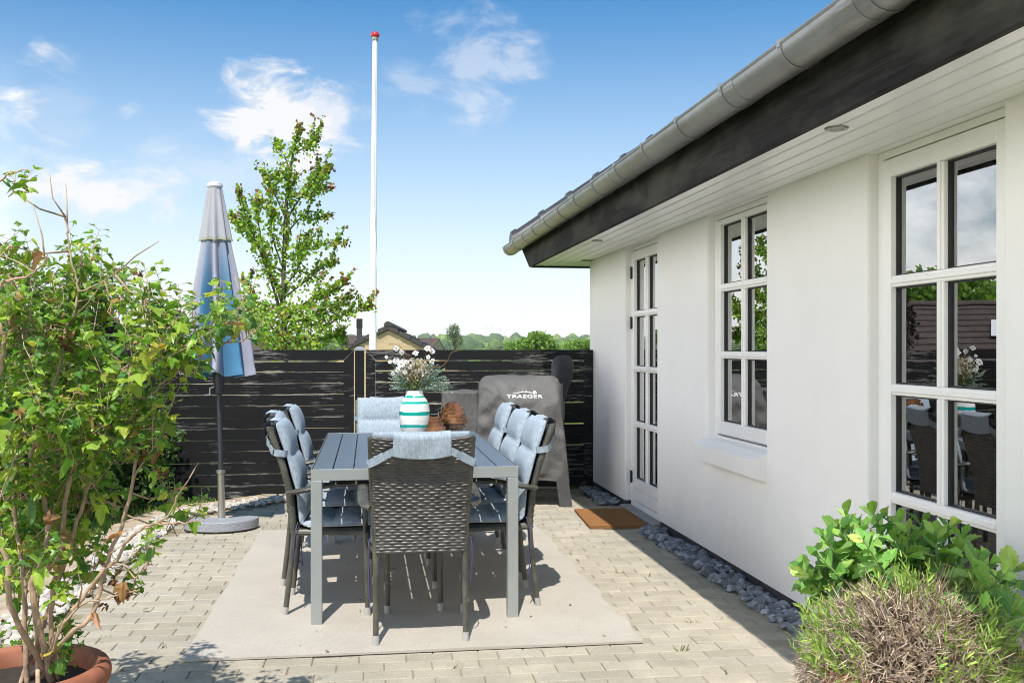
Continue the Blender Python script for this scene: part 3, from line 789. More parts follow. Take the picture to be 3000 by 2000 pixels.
# ------------------------------------------------------------------ fence and gate
FT=9.175
def fence_board(mb,a0,a1,z0,z1,t=.0,th=.022):
    ph=random.random(); nseg=max(1,int((a1-a0)/.25)); b=.002
    pr=[(t,z0+b),(t,z1-b),(t+b,z1),(t+th-b,z1),(t+th,z1-b),(t+th,z0+b),(t+th-b,z0),(t+b,z0)]
    cl=[(ph,.0,0,1),(ph,.8,0,1),(ph,1,0,1),(ph,.6,0,1),(ph,.4,0,1),(ph,0,0,1),(ph,0,0,1),(ph,.3,0,1)]
    # extra loop a little below the top edge keeps the chipped edge narrow
    pr.insert(1,(t,z1-.005)); cl.insert(1,(ph,.0,0,1)); pr.insert(1,(t,z0+.012)); cl.insert(1,(ph,0,0,1)); cl[0]=(ph,.6,0,1)
    n=len(pr); off=U(-.0015,.0015)
    vs=[(a0+(a1-a0)*k/nseg,q[0]+off+.0012*math.sin(k*1.3+ph*9),q[1]+.0012*math.sin(k*.9+ph*20)) for k in range(nseg+1) for q in pr]
    fs=[(k*n+i,k*n+(i+1)%n,(k+1)*n+(i+1)%n,(k+1)*n+i) for k in range(nseg) for i in range(n)]+[tuple(range(n-1,-1,-1)),tuple(nseg*n+i for i in range(n))]
    N=mb.add(vs,fs); mb.c[N:]=cl*(nseg+1)
def rail(mb,poly,t0,t1):
    mb.cur=(random.random(),0,0,1); mb.prism(poly,t0,t1,axis=1)
fo=W(-.077,FT); fence=thing('plank_fence','long black weathered plank fence with peeling paint behind the parasol','fence',fo,TH)
foff=(.077,0,0)
fb=MB(); z=1.208; random.seed(11)
while z>-.02:
    gap=random.choice((.0002,.0002,.0003,.0005,.0014)); h=.099
    fence_board(fb,-5.2,-.212,max(z-h,-.03),z-gap if z<1.2 else z-.012,.004); z-=h+.002
fb.build('boards',M['fence'],fence,off=foff,recalc=True)
rl=MB(); rail(rl,[(-5.2,1.213),(-.2175,1.213),(-.1275,1.306),(-5.2,1.306)],0,.036); rl.build('top_rail',M['frail'],fence,off=foff,recalc=True)
rl=MB(); rail(rl,[(-.211,-.02),(-.126,-.02),(-.126,1.3035),(-.2155,1.2125)],.001,.035); rl.build('end_stile',M['frail'],fence,off=foff,recalc=True)
ps_=MB(); ps_.cur=(.5,0,0,1); ps_.bbox(-.118,-.034,.01,.09,-.1,1.305,.004); po=ps_.build('post',M['frail'],fence,off=foff)
for a in (-1.95,-3.7):
    q=MB(); q.cur=(.5,0,0,1); q.bbox(a-.04,a+.04,.03,.11,-.1,1.28,.004); q.build('post',M['frail'],fence,off=foff)
cp=MB(); cp.box(-.123,-.029,.005,.095,1.300,1.318); cp.add([(-.123,.005,1.318),(-.029,.005,1.318),(-.029,.095,1.318),(-.123,.095,1.318),(-.10,.03,1.334),(-.052,.03,1.334),(-.052,.07,1.334),(-.10,.07,1.334)],[(0,1,5,4),(1,2,6,5),(2,3,7,6),(3,0,4,7),(4,5,6,7)])
cp.build('post_cap',M['postcap'],po,off=foff)
gate=thing('plank_gate','wide black plank gate between the fence post and the white wall','gate',W(1.03,FT),TH)
goff=(-1.03,0,0)
gb=MB(); cuts=[1.206,1.119,1.015,.919,.817,.72,.621,.52,.424,.33,.235,.13,.115]; gaps=[.003,.006,.004,.003,.006,.001,.0065,.001,.006,.001,.002,.001,.001]
for k in range(len(cuts)-2): fence_board(gb,.066,2.0,cuts[k+1],cuts[k]-gaps[k],.006)
gb.build('boards',M['fence'],gate,off=goff,recalc=True)
q=MB(); rail(q,[(.067,1.213),(1.999,1.213),(2.088,1.306),(-.022,1.306)],0,.036); q.build('top_rail',M['frail'],gate,off=goff,recalc=True)
q=MB(); rail(q,[(-.021,.035),(.062,.035),(.0655,1.212),(-.021,1.3045)],.001,.035); q.build('stile',M['frail'],gate,off=goff,recalc=True)
q=MB(); rail(q,[(2.003,.035),(2.087,.035),(2.087,1.3045),(2.0,1.212)],.001,.035); q.build('stile',M['frail'],gate,off=goff,recalc=True)
q=MB(); rail(q,[(.063,.035),(2.002,.035),(2.002,.126),(.063,.126)],.002,.034); q.build('bottom_rail',M['frail'],gate,off=goff,recalc=True)
q=MB(); q.bbox(2.03,2.085,.09,.14,-.05,1.25,.003); q.build('wall_post',M['polewhite'],gate,off=goff)
random.seed(21)

# ------------------------------------------------------------------ rug
rg=MB(); ca=(G(552,1930)+G(1875,1881.4)+G(761.5,1553.5)+G(1581.6,1549.7))/4
RW,RL=1.0,1.50
def rugf(top):
    def f(u,v):
        x=-RW+2*RW*u; y=-RL+2*RL*v
        if u==1: x+=.008*math.sin(y*9)+.007*math.sin(y*21+1)
        if u==0: x+=.005*math.sin(y*7+2)
        z=.0085+.0035*(1+mnoise.noise(Vector((x*1.6,y*1.6,2))))+.0015*mnoise.noise(Vector((x*6,y*6,4)))+(.004*max(0,math.sin(y*9))*(u>.94))
        return (x,y,z if top else .001)
    return f
rg.grid(rugf(True),60,90); rg.grid(rugf(False),60,90,flip=True)
nu,nv=61,91
def vid(i,j,b): return b*nu*nv+j*nu+i
for i in range(60):
    rg.f.append((vid(i,0,0),vid(i,0,1),vid(i+1,0,1),vid(i+1,0,0))); rg.f.append((vid(i+1,90,0),vid(i+1,90,1),vid(i,90,1),vid(i,90,0)))
for j in range(90):
    rg.f.append((vid(0,j+1,0),vid(0,j+1,1),vid(0,j,1),vid(0,j,0))); rg.f.append((vid(60,j,0),vid(60,j,1),vid(60,j+1,1),vid(60,j+1,0)))
o=rg.build('rug',M['rug'],smooth=40); o.location=(ca.x,ca.y,.003); o.rotation_euler=(0,0,R(7.9)); tag(o,'pale beige woven outdoor rug under the dining table','rug')
FZ=.0125       # top of the rug

# ------------------------------------------------------------------ table
tc_=(P(913,1374,4.77)+P(1519.5,1365.6,4.87))/2
TR=R(8.2); tx,ty=math.cos(TR),math.sin(TR)
tcen=Vector((-.461,4.815,0))+Vector((-ty,tx,0))*1.015
table=thing('dining_table','long grey aluminium dining table with dark slatted top','table',(tcen.x,tcen.y,FZ),TR)
TW,TL,TZ=.497,1.015,.738
tp=MB(); ns=10; pw=(2*TW-.006)/ns
for k in range(ns):
    x0=-TW+.003+k*pw; tp.bbox(x0+.003,x0+pw-.003,-TL+.006,TL-.006,TZ-.016,TZ,.002)
tp.build('tabletop',M['slat'],table)
cb=MB()
for k in range(6):
    y=-TL+.2+k*.33; cb.box(-TW+.03,TW-.03,y-.015,y+.015,TZ-.045,TZ-.0165)
cb.build('crossbar',M['alu'],table)
fm=MB(); l=.052
fm.bbox(-TW,TW,-TL,-TL+.004,TZ-.053,TZ+.001,.001); fm.bbox(-TW,TW,TL-.004,TL,TZ-.053,TZ+.001,.001)
fm.box(-TW+.004,TW-.004,-TL+.0045,-TL+.03,TZ-.053,TZ-.018); fm.box(-TW+.004,TW-.004,TL-.03,TL-.0045,TZ-.053,TZ-.018)
fm.box(-TW,-TW+.03,-TL+.0302,TL-.0302,TZ-.053,TZ-.0175); fm.box(TW-.03,TW,-TL+.0302,TL-.0302,TZ-.053,TZ-.0175)
fm.box(-TW,-TW+.0026,-TL+.005,TL-.005,TZ-.0174,TZ+.0005); fm.box(TW-.0026,TW,-TL+.005,TL-.005,TZ-.0174,TZ+.0005)
fm.build('apron',M['alu'],table)
for sx in (-1,1):
    for sy in (-1,1):
        q=MB(); x=sx*(TW-l/2); y=sy*(TL-l/2); q.bbox(x-l/2-.0005,x+l/2+.0005,y-l/2-.0005,y+l/2+.0005,.0,TZ-.0535,.003); q.build('leg',M['alu'],table)

# ------------------------------------------------------------------ chairs
def catmull(pts,n=6):
    pts=[Vector(p) for p in pts]; out=[]
    for i in range(len(pts)-1):
        p0=pts[max(i-1,0)];p1=pts[i];p2=pts[i+1];p3=pts[min(i+2,len(pts)-1)]
        for k in range(n):
            t=k/n; out.append(.5*((2*p1)+(p2-p0)*t+(2*p0-5*p1+4*p2-p3)*t*t+(3*p1-p0-3*p2+p3)*t**3))
    out.append(pts[-1]); return out
def backy(z):      # y of the back plane at height z
    pts=[(.36,-.205),(.45,-.208),(.6,-.222),(.75,-.262),(.93,-.322)]
    for (z0,y0),(z1,y1) in zip(pts,pts[1:]):
        if z<=z1: return y0+(y1-y0)*(z-z0)/(z1-z0)
    return pts[-1][1]
def halfw(z): return .198+.022*max(0,min(1,(z-.40)/.5))
def make_chair():
    root=thing('wicker_chair','x','chair')
    # woven back
    bk=MB(); Z0,Z1=.395,.925
    def surf(side):
        def f(u,v):
            uu=u*2-1; hw=halfw(Z0+(Z1-Z0)*v)+.008
            top=Z1+.016*(abs(uu)**3)-.010
            bot=Z0+.012*(1-abs(uu)**6)-.008+.01*abs(uu)**8
            z=bot+(top-bot)*v; x=uu*hw
            rows=39; rr=v*rows; r=math.floor(rr); fr=rr-r
            prof=math.sin(math.pi*min(1,max(0,fr)))**.6
            ph=x/.049+ .5*(r%2)+.22*mnoise.noise(Vector((x*9,r*.37,side)))+.06*math.sin(r*2.7)
            hump=.5+.5*math.cos(2*math.pi*ph); hump=hump**.8
            edge=min(1,min(u,1-u)*30); edge=math.sqrt(max(0,1-(1-edge)**2))
            d=.0075*prof*(.42+.58*hump)*(1+.45*mnoise.noise(Vector((x*22,r*.9,3))))
            curve=-.010*(1-uu*uu)
            y=backy(z)+curve
            if side<0: y=y-.013*edge-d*edge
            else: y=y+.013*edge+d*.6*edge
            return (x,y,z)
        return f
    bk.grid(surf(-1),108,195); n0=len(bk.v); bk.grid(surf(1),108,195,flip=True)
    nu,nv=109,196
    for i in range(108):
        a=195*nu+i; bk.f.append((a,a+1,n0+a+1,n0+a)); a=i; bk.f.append((a+1,a,n0+a,n0+a+1))
    bk.build('backrest',M['wicker'],root,smooth=True)
    st=MB(); st.bbox(-.215,.215,-.19,.235,.395,.425,.008); st.bbox(-.225,.225,.20,.25,.385,.43,.012); st.build('seat',M['wrap'],root)
    for s in (-1,1):
        rails=MB(); rails.tube([(s*.205,-.2,.405),(s*.24,.235,.405)],.014,8); rails.build('seat_rail',M['wrap'],root,smooth=40)
    for s in (-1,1):
        lg=MB(); pth=catmull([(s*.2,-.25,0),(s*.2,-.235,.12),(s*.2,-.21,.36),(s*.205,-.21,.5),(s*.212,-.222,.6),(s*.217,-.262,.75),(s*.222,-.325,.925)],5)
        lg.tube(pth,[.0125]+[.0135]*(len(pth)-8)+[.0155]*7,10); o=lg.build('rear_leg',M['wrap'],root,smooth=40)
        cp=MB(); cp.tube([(s*.2,-.2502,0),(s*.2,-.2455,.042)],[.0150,.0152],12); cp.build('foot_cap',M['legcap'],o,smooth=40)
        lg=MB(); pth=catmull([(s*.235,.25,0),(s*.238,.25,.2),(s*.245,.245,.42),(s*.250,.235,.56),(s*.252,.225,.625)],5)
        lg.tube(pth,.0135,10); o=lg.build('front_leg',M['wrap'],root,smooth=40)
        cp=MB(); cp.tube([(s*.235,.25,0),(s*.2355,.25,.042)],[.0150,.0152],12); cp.build('foot_cap',M['legcap'],o,smooth=40)
        am=MB(); pth=catmull([(s*.218,-.225,.605),(s*.245,-.20,.612),(s*.256,-.13,.625),(s*.258,.0,.648),(s*.257,.14,.650),(s*.253,.235,.635),(s*.252,.262,.605)],6)
        pr=[(math.cos(k*math.pi/5)*.026,math.sin(k*math.pi/5)*.0135) for k in range(10)]
        am.sweep(pth,pr)
        am.build('armrest',M['wrap'],root,smooth=40)
    # cushion: a sheet that runs down the back and along the seat
    NS,NU=74,30; CW=.218
    path=[]
    for k in range(41):
        z=.945-(.945-.47)*k/40; path.append((backy(z)+.036,z))
    yb,zb=path[-1]
    for k in range(1,9):
        a=math.pi/2*k/8; path.append((yb+.035*(1-math.cos(a)),zb-.03*math.sin(a)))
    yb,zb=path[-1]
    for k in range(1,26): path.append((yb+.43*k/25,zb+.004*k/25))
    S=[0]
    for p,q in zip(path,path[1:]): S.append(S[-1]+math.hypot(q[0]-p[0],q[1]-p[1]))
    Lb=S[40]; Ls=S[-1]-S[48]
    def pill(i,u):
        s=S[i]
        if i<=44: q=(s/ (S[44]/3))%1.0 if i<44 else 0.0; two=False
        else: q=((s-S[44])/((S[-1]-S[44])/3+1e-6))%1.0; two=True
        if i==len(S)-1: q=0
        v=math.sin(math.pi*q)**.45 if 0<q<1 else 0
        au=abs(u)
        e=max(0,1-au**8)
        if two:
            w=abs(math.sin(math.pi*u))**.4 if au<1 else 0
            return v*(.25+.75*w)*e
        return v*e*(1-.12*(1-min(1,au*1.2)))
    cu=MB(); vs=[];n=len(path)
    def nrm(i):
        p=path[max(i-1,0)];q=path[min(i+1,n-1)]; dy,dz=q[0]-p[0],q[1]-p[1]; L=math.hypot(dy,dz); return (-dz/L,dy/L)
    for side in (1,-1):
        for i in range(n):
            ny,nz=nrm(i)
            for k in range(NU+1):
                u=-1+2*k/NU; p=pill(i,u)
                th=(.010+.030*p) if side>0 else -(.006+.008*p)
                if i in (0,n-1) or k in (0,NU): th=.004*side
                vs.append((u*CW*(1-.012*(1-p)),path[i][0]+ny*th,path[i][1]+nz*th+.0*side))
    f=[];w=NU+1
    for b in (0,1):
        for i in range(n-1):
            for k in range(NU):
                q=(b*n*w+i*w+k,b*n*w+i*w+k+1,b*n*w+(i+1)*w+k+1,b*n*w+(i+1)*w+k); f.append(q if b else q[::-1])
    for i in range(n-1):
        for k in (0,NU): f.append((i*w+k,(i+1)*w+k,n*w+(i+1)*w+k,n*w+i*w+k))
    for k in range(NU):
        for i in (0,n-1): f.append((i*w+k,i*w+k+1,n*w+i*w+k+1,n*w+i*w+k))
    cu.add(vs,f); cush=cu.build('cushion',M['fabric'],root,smooth=True,recalc=True)
    pp=MB(); yb,zb=path[-1]
    pp.tube([( -CW+2*CW*k/24,yb+.003,zb-.004-.006*math.exp(-((k-12)/1.5)**2)) for k in range(25)],.0045,6)
    for s in (-1,1): pp.tube([(s*CW,path[i][0],path[i][1]-.004) for i in range(48,n,3)],.004,6)
    pp.build('piping',M['under'],cush,smooth=True)
    # hood flap over the top of the back, with straps
    fl=MB(); fw=.122
    def flap(u,v):
        x=(-1+2*u)*fw; dip=.012*(1-(2*u-1)**2)
        pts=[(backy(.945)+.045,.935),(backy(.945)+.035,.951),(backy(.93)-.003,.953),(backy(.93)-.03,.938),(backy(.90)-.035,.895),(backy(.87)-.037,.845)]
        t=v*(len(pts)-1); k=min(int(t),len(pts)-2); fr=t-k
        y=pts[k][0]+(pts[k+1][0]-pts[k][0])*fr; z=pts[k][1]+(pts[k+1][1]-pts[k][1])*fr
        crv=-.010*(1-(x/.22)**2)
        return (x*(1+.05*v),y+crv-.003*math.sin(u*9+v*7)*v,z-dip*(.4+.3*v)-.006*math.sin(u*3.1)*v)
    fl.grid(flap,16,15)
    N=len(fl.v); fl.add([(p[0],p[1]+.003,p[2]-.003) for p in fl.v[:N]],[q[::-1] for q in fl.f])
    fl.build('flap',M['fabric'],cush,smooth=True)
    for s in (-1,1):
        sp=MB(); y0=backy(.85)-.034
        pth=catmull([(s*.118,y0-.012,.868),(s*.15,y0-.012,.852),(s*.19,backy(.82)-.030,.825),(s*.232,backy(.81)-.016,.805),(s*.240,backy(.80)+.01,.80),(s*.232,backy(.80)+.034,.797),(s*.20,backy(.8)+.045,.795)],5)
        sp.sweep(pth,[(-.0012,-.016),(.0012,-.016),(.0012,.016),(-.0012,.016)],up=(0,0,1)); 
        sp.sweep(catmull([(s*.165,backy(.835)-.040,.846),(s*.2,backy(.82)-.034,.824),(s*.236,backy(.81)-.022,.806)],4),[(-.0012,-.018),(.0015,-.018),(.0015,.018),(-.0012,.018)])
        sp.build('strap',M['strap'],cush,smooth=40)
        cd=MB(); cd.tube(catmull([(s*.226,-.185,.46),(s*.233,-.195,.42),(s*.232,-.205,.34),(s*.228,-.20,.24+.05*s),(s*.224,-.198,.2+.05*s)],5),.0028,6)
        cd.build('cord',M['cord'],cush,smooth=True)
    return root
chair=make_chair()
SIDE_L='dark wicker armchair with blue cushion on the parasol side of the table, '
def setchair(o,cx,cy,rz,label):
    o.location=(cx,cy,FZ); o.rotation_euler=(0,0,rz); o['label']=label; o['category']='chair'; o['group']='wicker chairs around the dining table'
def cpos(foot,rz,sgn):      # near rear foot position -> chair origin; facing dir angle rz
    # local rear foot (sgn*.2,-.25)
    lx,ly=sgn*.2,-.25; c,s=math.cos(rz),math.sin(rz)
    return foot[0]-(lx*c-ly*s), foot[1]-(lx*s+ly*c)
chairs=[]
rzL=R(8.5)-math.pi/2       # facing the house side
rzR=R(8)+math.pi/2
spec=[]
c=cpos((-.603,4.434),R(8.2),-1); spec.append((c,R(8.2),'dark wicker armchair at the table end, woven back fully turned to the camera'))
for (ft,dr,lb) in (((-1.118,4.93),-1,'dark wicker armchair with blue cushion on the parasol side, beside the near table corner'),((-1.265,5.53),2,'dark wicker armchair with blue cushion on the parasol side, middle one of its row'),((-1.325,6.16),0,'dark wicker armchair with blue cushion on the parasol side, closest to the fence')):
    rz=rzL+R(dr); spec.append((cpos(ft,rz,1),rz,lb))
for (ft,dr,lb) in (((.133,5.114),0,'dark wicker armchair with blue cushion on the house side, full backrest post in view'),((.056,5.70),1,'dark wicker armchair with blue cushion on the house side, middle one of its row'),((-.043,6.345),-1,'dark wicker armchair with blue cushion on the house side, in front of the covered grill')):
    rz=rzR+R(dr); spec.append((cpos(ft,rz,-1),rz,lb))
spec.append(((-.885,7.13),R(8.2)+math.pi,'dark wicker armchair at the far table end, blue cushion facing us behind the vase'))
protos=[chair]+[copy_tree(chair) for _ in spec[1:]]
for o,((cx,cy),rz,lb) in zip(protos,spec): setchair(o,cx,cy,rz,lb)
for o in (protos[0],):
    pass

# ------------------------------------------------------------------ things on the table
TT=FZ+TZ
def lathe_thing(mb,prof,n,fn=None,colfn=None): mb.lathe(prof,n,(0,0,0),fn,colfn)
vs_=MB()
zz=[];vp=[]
ctrl=[(0,.0),(.055,0),(.062,.004),(.078,.03),(.092,.07),(.0975,.12),(.0985,.17),(.093,.215),(.080,.243),(.064,.262),(.056,.278),(.0545,.30),(.0555,.304),(.052,.304),(.051,.28),(.058,.26),(.0,.255)]
prof=[]
for (r0,z0),(r1,z1) in zip(ctrl,ctrl[1:]):
    n=max(2,int(abs(z1-z0)/.003)); 
    for k in range(n): prof.append((r0+(r1-r0)*k/n,z0+(z1-z0)*k/n))
prof.append(ctrl[-1])
bands=[(.024,.041),(.070,.089),(.147,.170),(.219,.235),(.257,.271)]
def vcol(j,a):
    r,z=prof[j]
    if j>len(prof)-25: return (.75,.74,.70,1)
    zz=z+.0012*math.sin(a*3+z*40)
    for (b0,b1) in bands:
        if b0<=zz<=b1: return (.0,.34,.28,1)
    return (.80,.79,.74,1)
lathe_thing(vs_,prof,48,None,vcol)
vpos=Vector((-.625,6.42,TT))
o=vs_.build('striped_vase',M['vase'],smooth=50); o.location=vpos; tag(o,'white ceramic vase with turquoise bands on the table','vase')
def amber(tiers,loc,label):
    mb=MB(); pr=[(0,.0)]
    z=0
    for (r,h) in tiers: pr+=[(r-.003,z+.0005),(r,z+.003),(r,z+h-.003),(r-.003,z+h-.0005)]; z+=h
    rt=tiers[-1][0]; inner=[]
    pr+=[(rt-.008,z)]
    z2=z
    for (r,h) in tiers[::-1]:
        inner+=[(max(r-.007,.01),z2-.004),(max(r-.007,.01),z2-h+.004)]; z2-=h
    pr+=inner+[(0,.008)]
    def rib(r,z,a): return r if r>.03 else r
    mb.lathe(pr,224,(0,0,0),rib)
    o=mb.build('amber_vase',M['amber'],smooth=35); o.location=loc; tag(o,label,'vase','stepped amber glass vases'); return o
k=.132/.132
amber([(.058,.022),(.072,.020),(.085,.031),(.0725,.024),(.057,.021),(.044,.016)],(-.511,6.45,TT),'small stepped amber glass vase in front of the taller one')
amber([(.052,.020),(.070,.027),(.0875,.031),(.109,.045),(.094,.031),(.075,.034),(.055,.027)],(-.396,6.63,TT),'tall stepped amber glass vase with ribbed rings')

# bouquet
bq=thing('flower_bouquet','dried white flowers, straw and pale green sprigs standing in the striped vase','flowers',vpos+Vector((0,0,.30)))
stems=MB();petals=MB();sprigs=MB();twigs=MB()
random.seed(5)
def stemto(tip,col,mb=stems,r=.0012,b=None):
    b=Vector((U(-.035,.035),U(-.035,.035),-.02)) if b is None else b
    m=(b+tip)*.5+Vector((0,0,.03)); pts=[((1-t)**2)*b+2*t*(1-t)*m+t*t*tip for t in (0,.25,.5,.75,1)]
    mb.tube(pts,r,4,col); return pts
def daisy(c,r,nrm,n=9,col=(.78,.79,.82)):
    nrm=Vector(nrm).normalized(); x=nrm.orthogonal().normalized(); y=nrm.cross(x)
    for k in range(n):
        a=k*6.283/n+U(-.1,.1); d=(x*math.cos(a)+y*math.sin(a)+nrm*U(.05,.45)).normalized()
        put_leaf(petals,T_RO[k%3],c,d,nrm,r*U(.85,1.1),cvar(col,.02,.06),.8)
    petals.rock(c+nrm*.004,r*.22,(.55,.33,.06,1),.6)
pk=lambda px,py,y: P(px,py,y)-(vpos+Vector((0,0,.30)))
for px,py,r in ((1160,1020,.020),(1177,1032,.020),(1218,1034,.02),(1252,1020,.022),(1265,1028,.022),(1160,1056,.026),(1175,1066,.026),(1265,1058,.022),(1166,1082,.022),(1190,1060,.018),(1132,1046,.014),(1143,1060,.014),(1186,1090,.018),(1245,1078,.018),(1200,1074,.02),(1228,1062,.018),(1151,1094,.016),(1255,1046,.016)):
    c=pk(px,py,U(6.32,6.5)); stemto(c,(.24,.27,.14,1)); daisy(c,r,(U(-.6,.6),-1,U(.1,.8)),random.choice((8,9,11)))
for k in range(240):      # small lilac and white florets
    a=U(-.9,.9); L=U(.08,.20); c=Vector((math.sin(a)*L*.75+U(-.03,.03),U(-.09,.09),math.cos(a)*L*.95+U(-.0,.03)))
    if k%3==0: stemto(c,random.choice(((.45,.36,.15,1),(.30,.33,.15,1),(.5,.42,.2,1))))
    for q in range(5): put_leaf(petals,T_RO[q%3],c,rdir(.4),rdir(),U(.006,.012),random.choice(((.66,.62,.68,1),(.74,.73,.74,1),(.56,.48,.56,1),(.62,.55,.42,1))))
for k in range(90):       # straw
    a=random.gauss(0,.35); L=U(.10,.21); tip=Vector((math.sin(a)*L+.015,U(-.06,.06),math.cos(a)*L)); stemto(tip,random.choice(((.50,.37,.12,1),(.58,.46,.2,1),(.34,.30,.10,1))),stems,.0016)
for k in range(95):       # grey-green sprigs, spreading to both sides
    right=k%3!=0
    a=U(.5,1.75) if right else U(-1.7,-.8); L=U(.12,.25) if right else U(.10,.19)
    tip=Vector((math.sin(a)*L,U(-.10,.08),math.cos(a)*L*.9+.02)); b=Vector((U(-.03,.03),U(-.03,.03),-.01))
    pts=stemto(tip,(.24,.33,.25,1),sprigs,.0011,b)
    for q in range(14):
        t=.35+.65*q/14; i=min(int(t*4),3); p=pts[i].lerp(pts[i+1],t*4-i)
        put_leaf(sprigs,T_OV[q%3],p,(tip-b).normalized()+rdir()*.9,rdir(),U(.007,.016),cvar((.36,.46,.38),.06,.2),.8)
for k in range(70):       # green base foliage
    a=U(-1.3,1.3); L=U(.03,.10); tip=Vector((math.sin(a)*L*1.1,U(-.06,.06),math.cos(a)*L)); stemto(tip,(.16,.24,.09,1),sprigs)
    for q in range(5): put_leaf(sprigs,T_OV[q%3],tip*U(.6,1),rdir(.3),rdir(),U(.012,.024),cvar((.20,.30,.13)),.6)
for pts in ([(1230,1140),(1250,1080),(1290,1075),(1312,1055),(1320,1036),(1333,1028),(1355,1026)],[(1205,1130),(1195,1060),(1185,1030),(1170,1012),(1165,1006),(1140,1007)],[(1225,1130),(1262,1030),(1262,1012),(1275,1000),(1277,993)],[(1210,1130),(1205,1055),(1192,1040),(1188,1028)]):
    pp=catmull([pk(x,y,6.42+U(-.03,.03)) for x,y in pts],3); twigs.tube(pp,[.0022-.0012*i/len(pp) for i in range(len(pp))],5,(.42,.24,.12,1))
for mb,nm in ((stems,'stems'),(petals,'petals'),(sprigs,'sprigs'),(twigs,'twigs')): mb.build(nm,M['petal'],bq,smooth=(nm!='petals'))

# ------------------------------------------------------------------ parasol
ub=Vector((-2.135,7.36,0)); UR=Matrix.Rotation(R(-1.2),4,'Y')
par=thing('parasol','closed parasol in faded lilac and blue on a granite foot before the fence','parasol',(ub.x,ub.y,.002))
b=MB(); n=40; outer=[];ri=.10
for k in range(n+1):
    a=math.pi+math.pi*k/n; outer.append((.268*math.cos(a),.005+.245*math.sin(a)))
pts=outer+[(.262,.03),(.20,.055),(.13,.04),(.07,-.005),(.0,-.018),(-.07,-.005),(-.13,.04),(-.20,.055),(-.262,.03)]
for pz0,pz1,ins in ((.012,.078,0),):
    cx=0;cy=-.1
    def ins_(p,d): v=Vector((p[0]-cx,p[1]-cy)); v*=1-d/max(v.length,.01); return (cx+v.x,cy+v.y)
    m=len(pts); rings=[[(*ins_(p,.004),.012) for p in pts],[(*p,.016) for p in pts],[(*p,.074) for p in pts],[(*ins_(p,.005),.079) for p in pts]]
    vs=[q for r in rings for q in r]; f=[(j*m+i,j*m+(i+1)%m,(j+1)*m+(i+1)%m,(j+1)*m+i) for j in range(3) for i in range(m)]+[tuple(range(m-1,-1,-1)),tuple(range(3*m,4*m))]
    b.add(vs,f)
for q in ((-.17,-.08),(.17,-.08),(0,-.19)): b.lathe([(0,0),(.025,0),(.025,.012),(0,.012)],12,(q[0],q[1],0))
o=b.build('foot',M['granite'],par,smooth=35,recalc=True); o.rotation_euler=(0,0,R(6))
def lean(mb): mb.v=[tuple(UR@Vector(p)) for p in mb.v]
q=MB(); q.tube([(0,.012,.0),(0,.012,.42)],.0265,16); q.lathe([(.027,.40),(.034,.405),(.034,.425),(.022,.43)],16,(0,.012,0)); lean(q); q.build('sleeve',M['steel'],par,smooth=40)
q=MB(); q.tube([(0,.012,.405),(0,.012,2.4)],.0195,16); lean(q); q.build('pole',M['poledark'],par,smooth=40)
q=MB(); q.lathe([(.02,.985),(.034,.99),(.040,1.10),(.038,1.2),(.02,1.2)],16,(0,.012,0)); lean(q); qo=q.build('crank_housing',M['poledark'],par,smooth=40)
q=MB(); q.tube([(-.03,.0,1.04),(-.058,-.02,1.03),(-.06,-.02,.985),(-.095,-.03,.98)],.006,8); lean(q); q.build('crank_handle',M['capwhite'],qo,smooth=40)
random.seed(9)
cn=MB(); NA=192; ZT,ZB=2.475,1.13
phs=[U(0,6.28) for _ in range(8)]
def fold(a):          # -1 valley .. 1 ridge, irregular pleats
    k=9
    w=a*k+.5*math.sin(a*2+phs[0])+.35*math.sin(a*5+phs[1])
    return math.cos(w)
LIL=(.42,.42,.50); BLU=(.08,.225,.38); PALE=(.45,.45,.48)
def can_r(z): 
    f=(ZT-z)/(ZT-ZB); return .048+.232*f**1.03 
def canf(u,v):
    a=u*2*math.pi; z=ZT+(ZB-ZT)*v; c=fold(a); Rr=can_r(z)
    depth=(.14+.40*min(1,v*1.6))
    rr=Rr*(1-depth*(.5-.5*c))
    rr*=1+.03*math.sin(a*3+phs[2]+v*2)+.015*math.sin(v*18+a*7)
    zz=z+(v>.97)*(.012*c)+.02*v*math.sin(a*2+phs[3])
    tw=.10*v*math.sin(v*3)
    return (rr*math.cos(a+tw),rr*math.sin(a+tw)*.9+.012,zz)
def cancol(u,v):
    a=u*2*math.pi; c=fold(a); k=.5+.5*math.sin(a*4.5+phs[4]+.8*math.sin(a*3))
    blue=max(0,min(1,(v-.10)/.45)); sel=max(0,min(1,(.75-c)*1.2))
    w=a*9+.5*math.sin(a*2+phs[0])+.35*math.sin(a*5+phs[1]); sel=1.0 if int(math.floor(w/6.2832+.5))%2==0 else .18*sel; f=blue*sel
    base=[PALE[i]*(1-min(1,v*2))+LIL[i]*min(1,v*2) for i in range(3)]
    return tuple(base[i]*(1-f)+BLU[i]*f for i in range(3))+(1,)
cn.grid(canf,NA,70,cancol); lean(cn); cno=cn.build('canopy',M['canopy'],par,smooth=True)
q=MB()
def vent(u,v):
    a=u*2*math.pi; z=ZT+.012+(2.09-ZT)*v+.012*abs(math.sin(a*4.5))*v; Rr=can_r(ZT+(2.09-ZT)*v)*1.09+.004; c=fold(a); rr=Rr*(1-(.10+.16*v)*(.5-.5*c))
    return (rr*math.cos(a),rr*math.sin(a)*.9+.012,z)
q.grid(vent,NA,14,lambda u,v:(.36,.36,.20,1) if v>.965 else PALE+(1,)); lean(q); q.build('vent_flap',M['canopy'],cno,smooth=True)
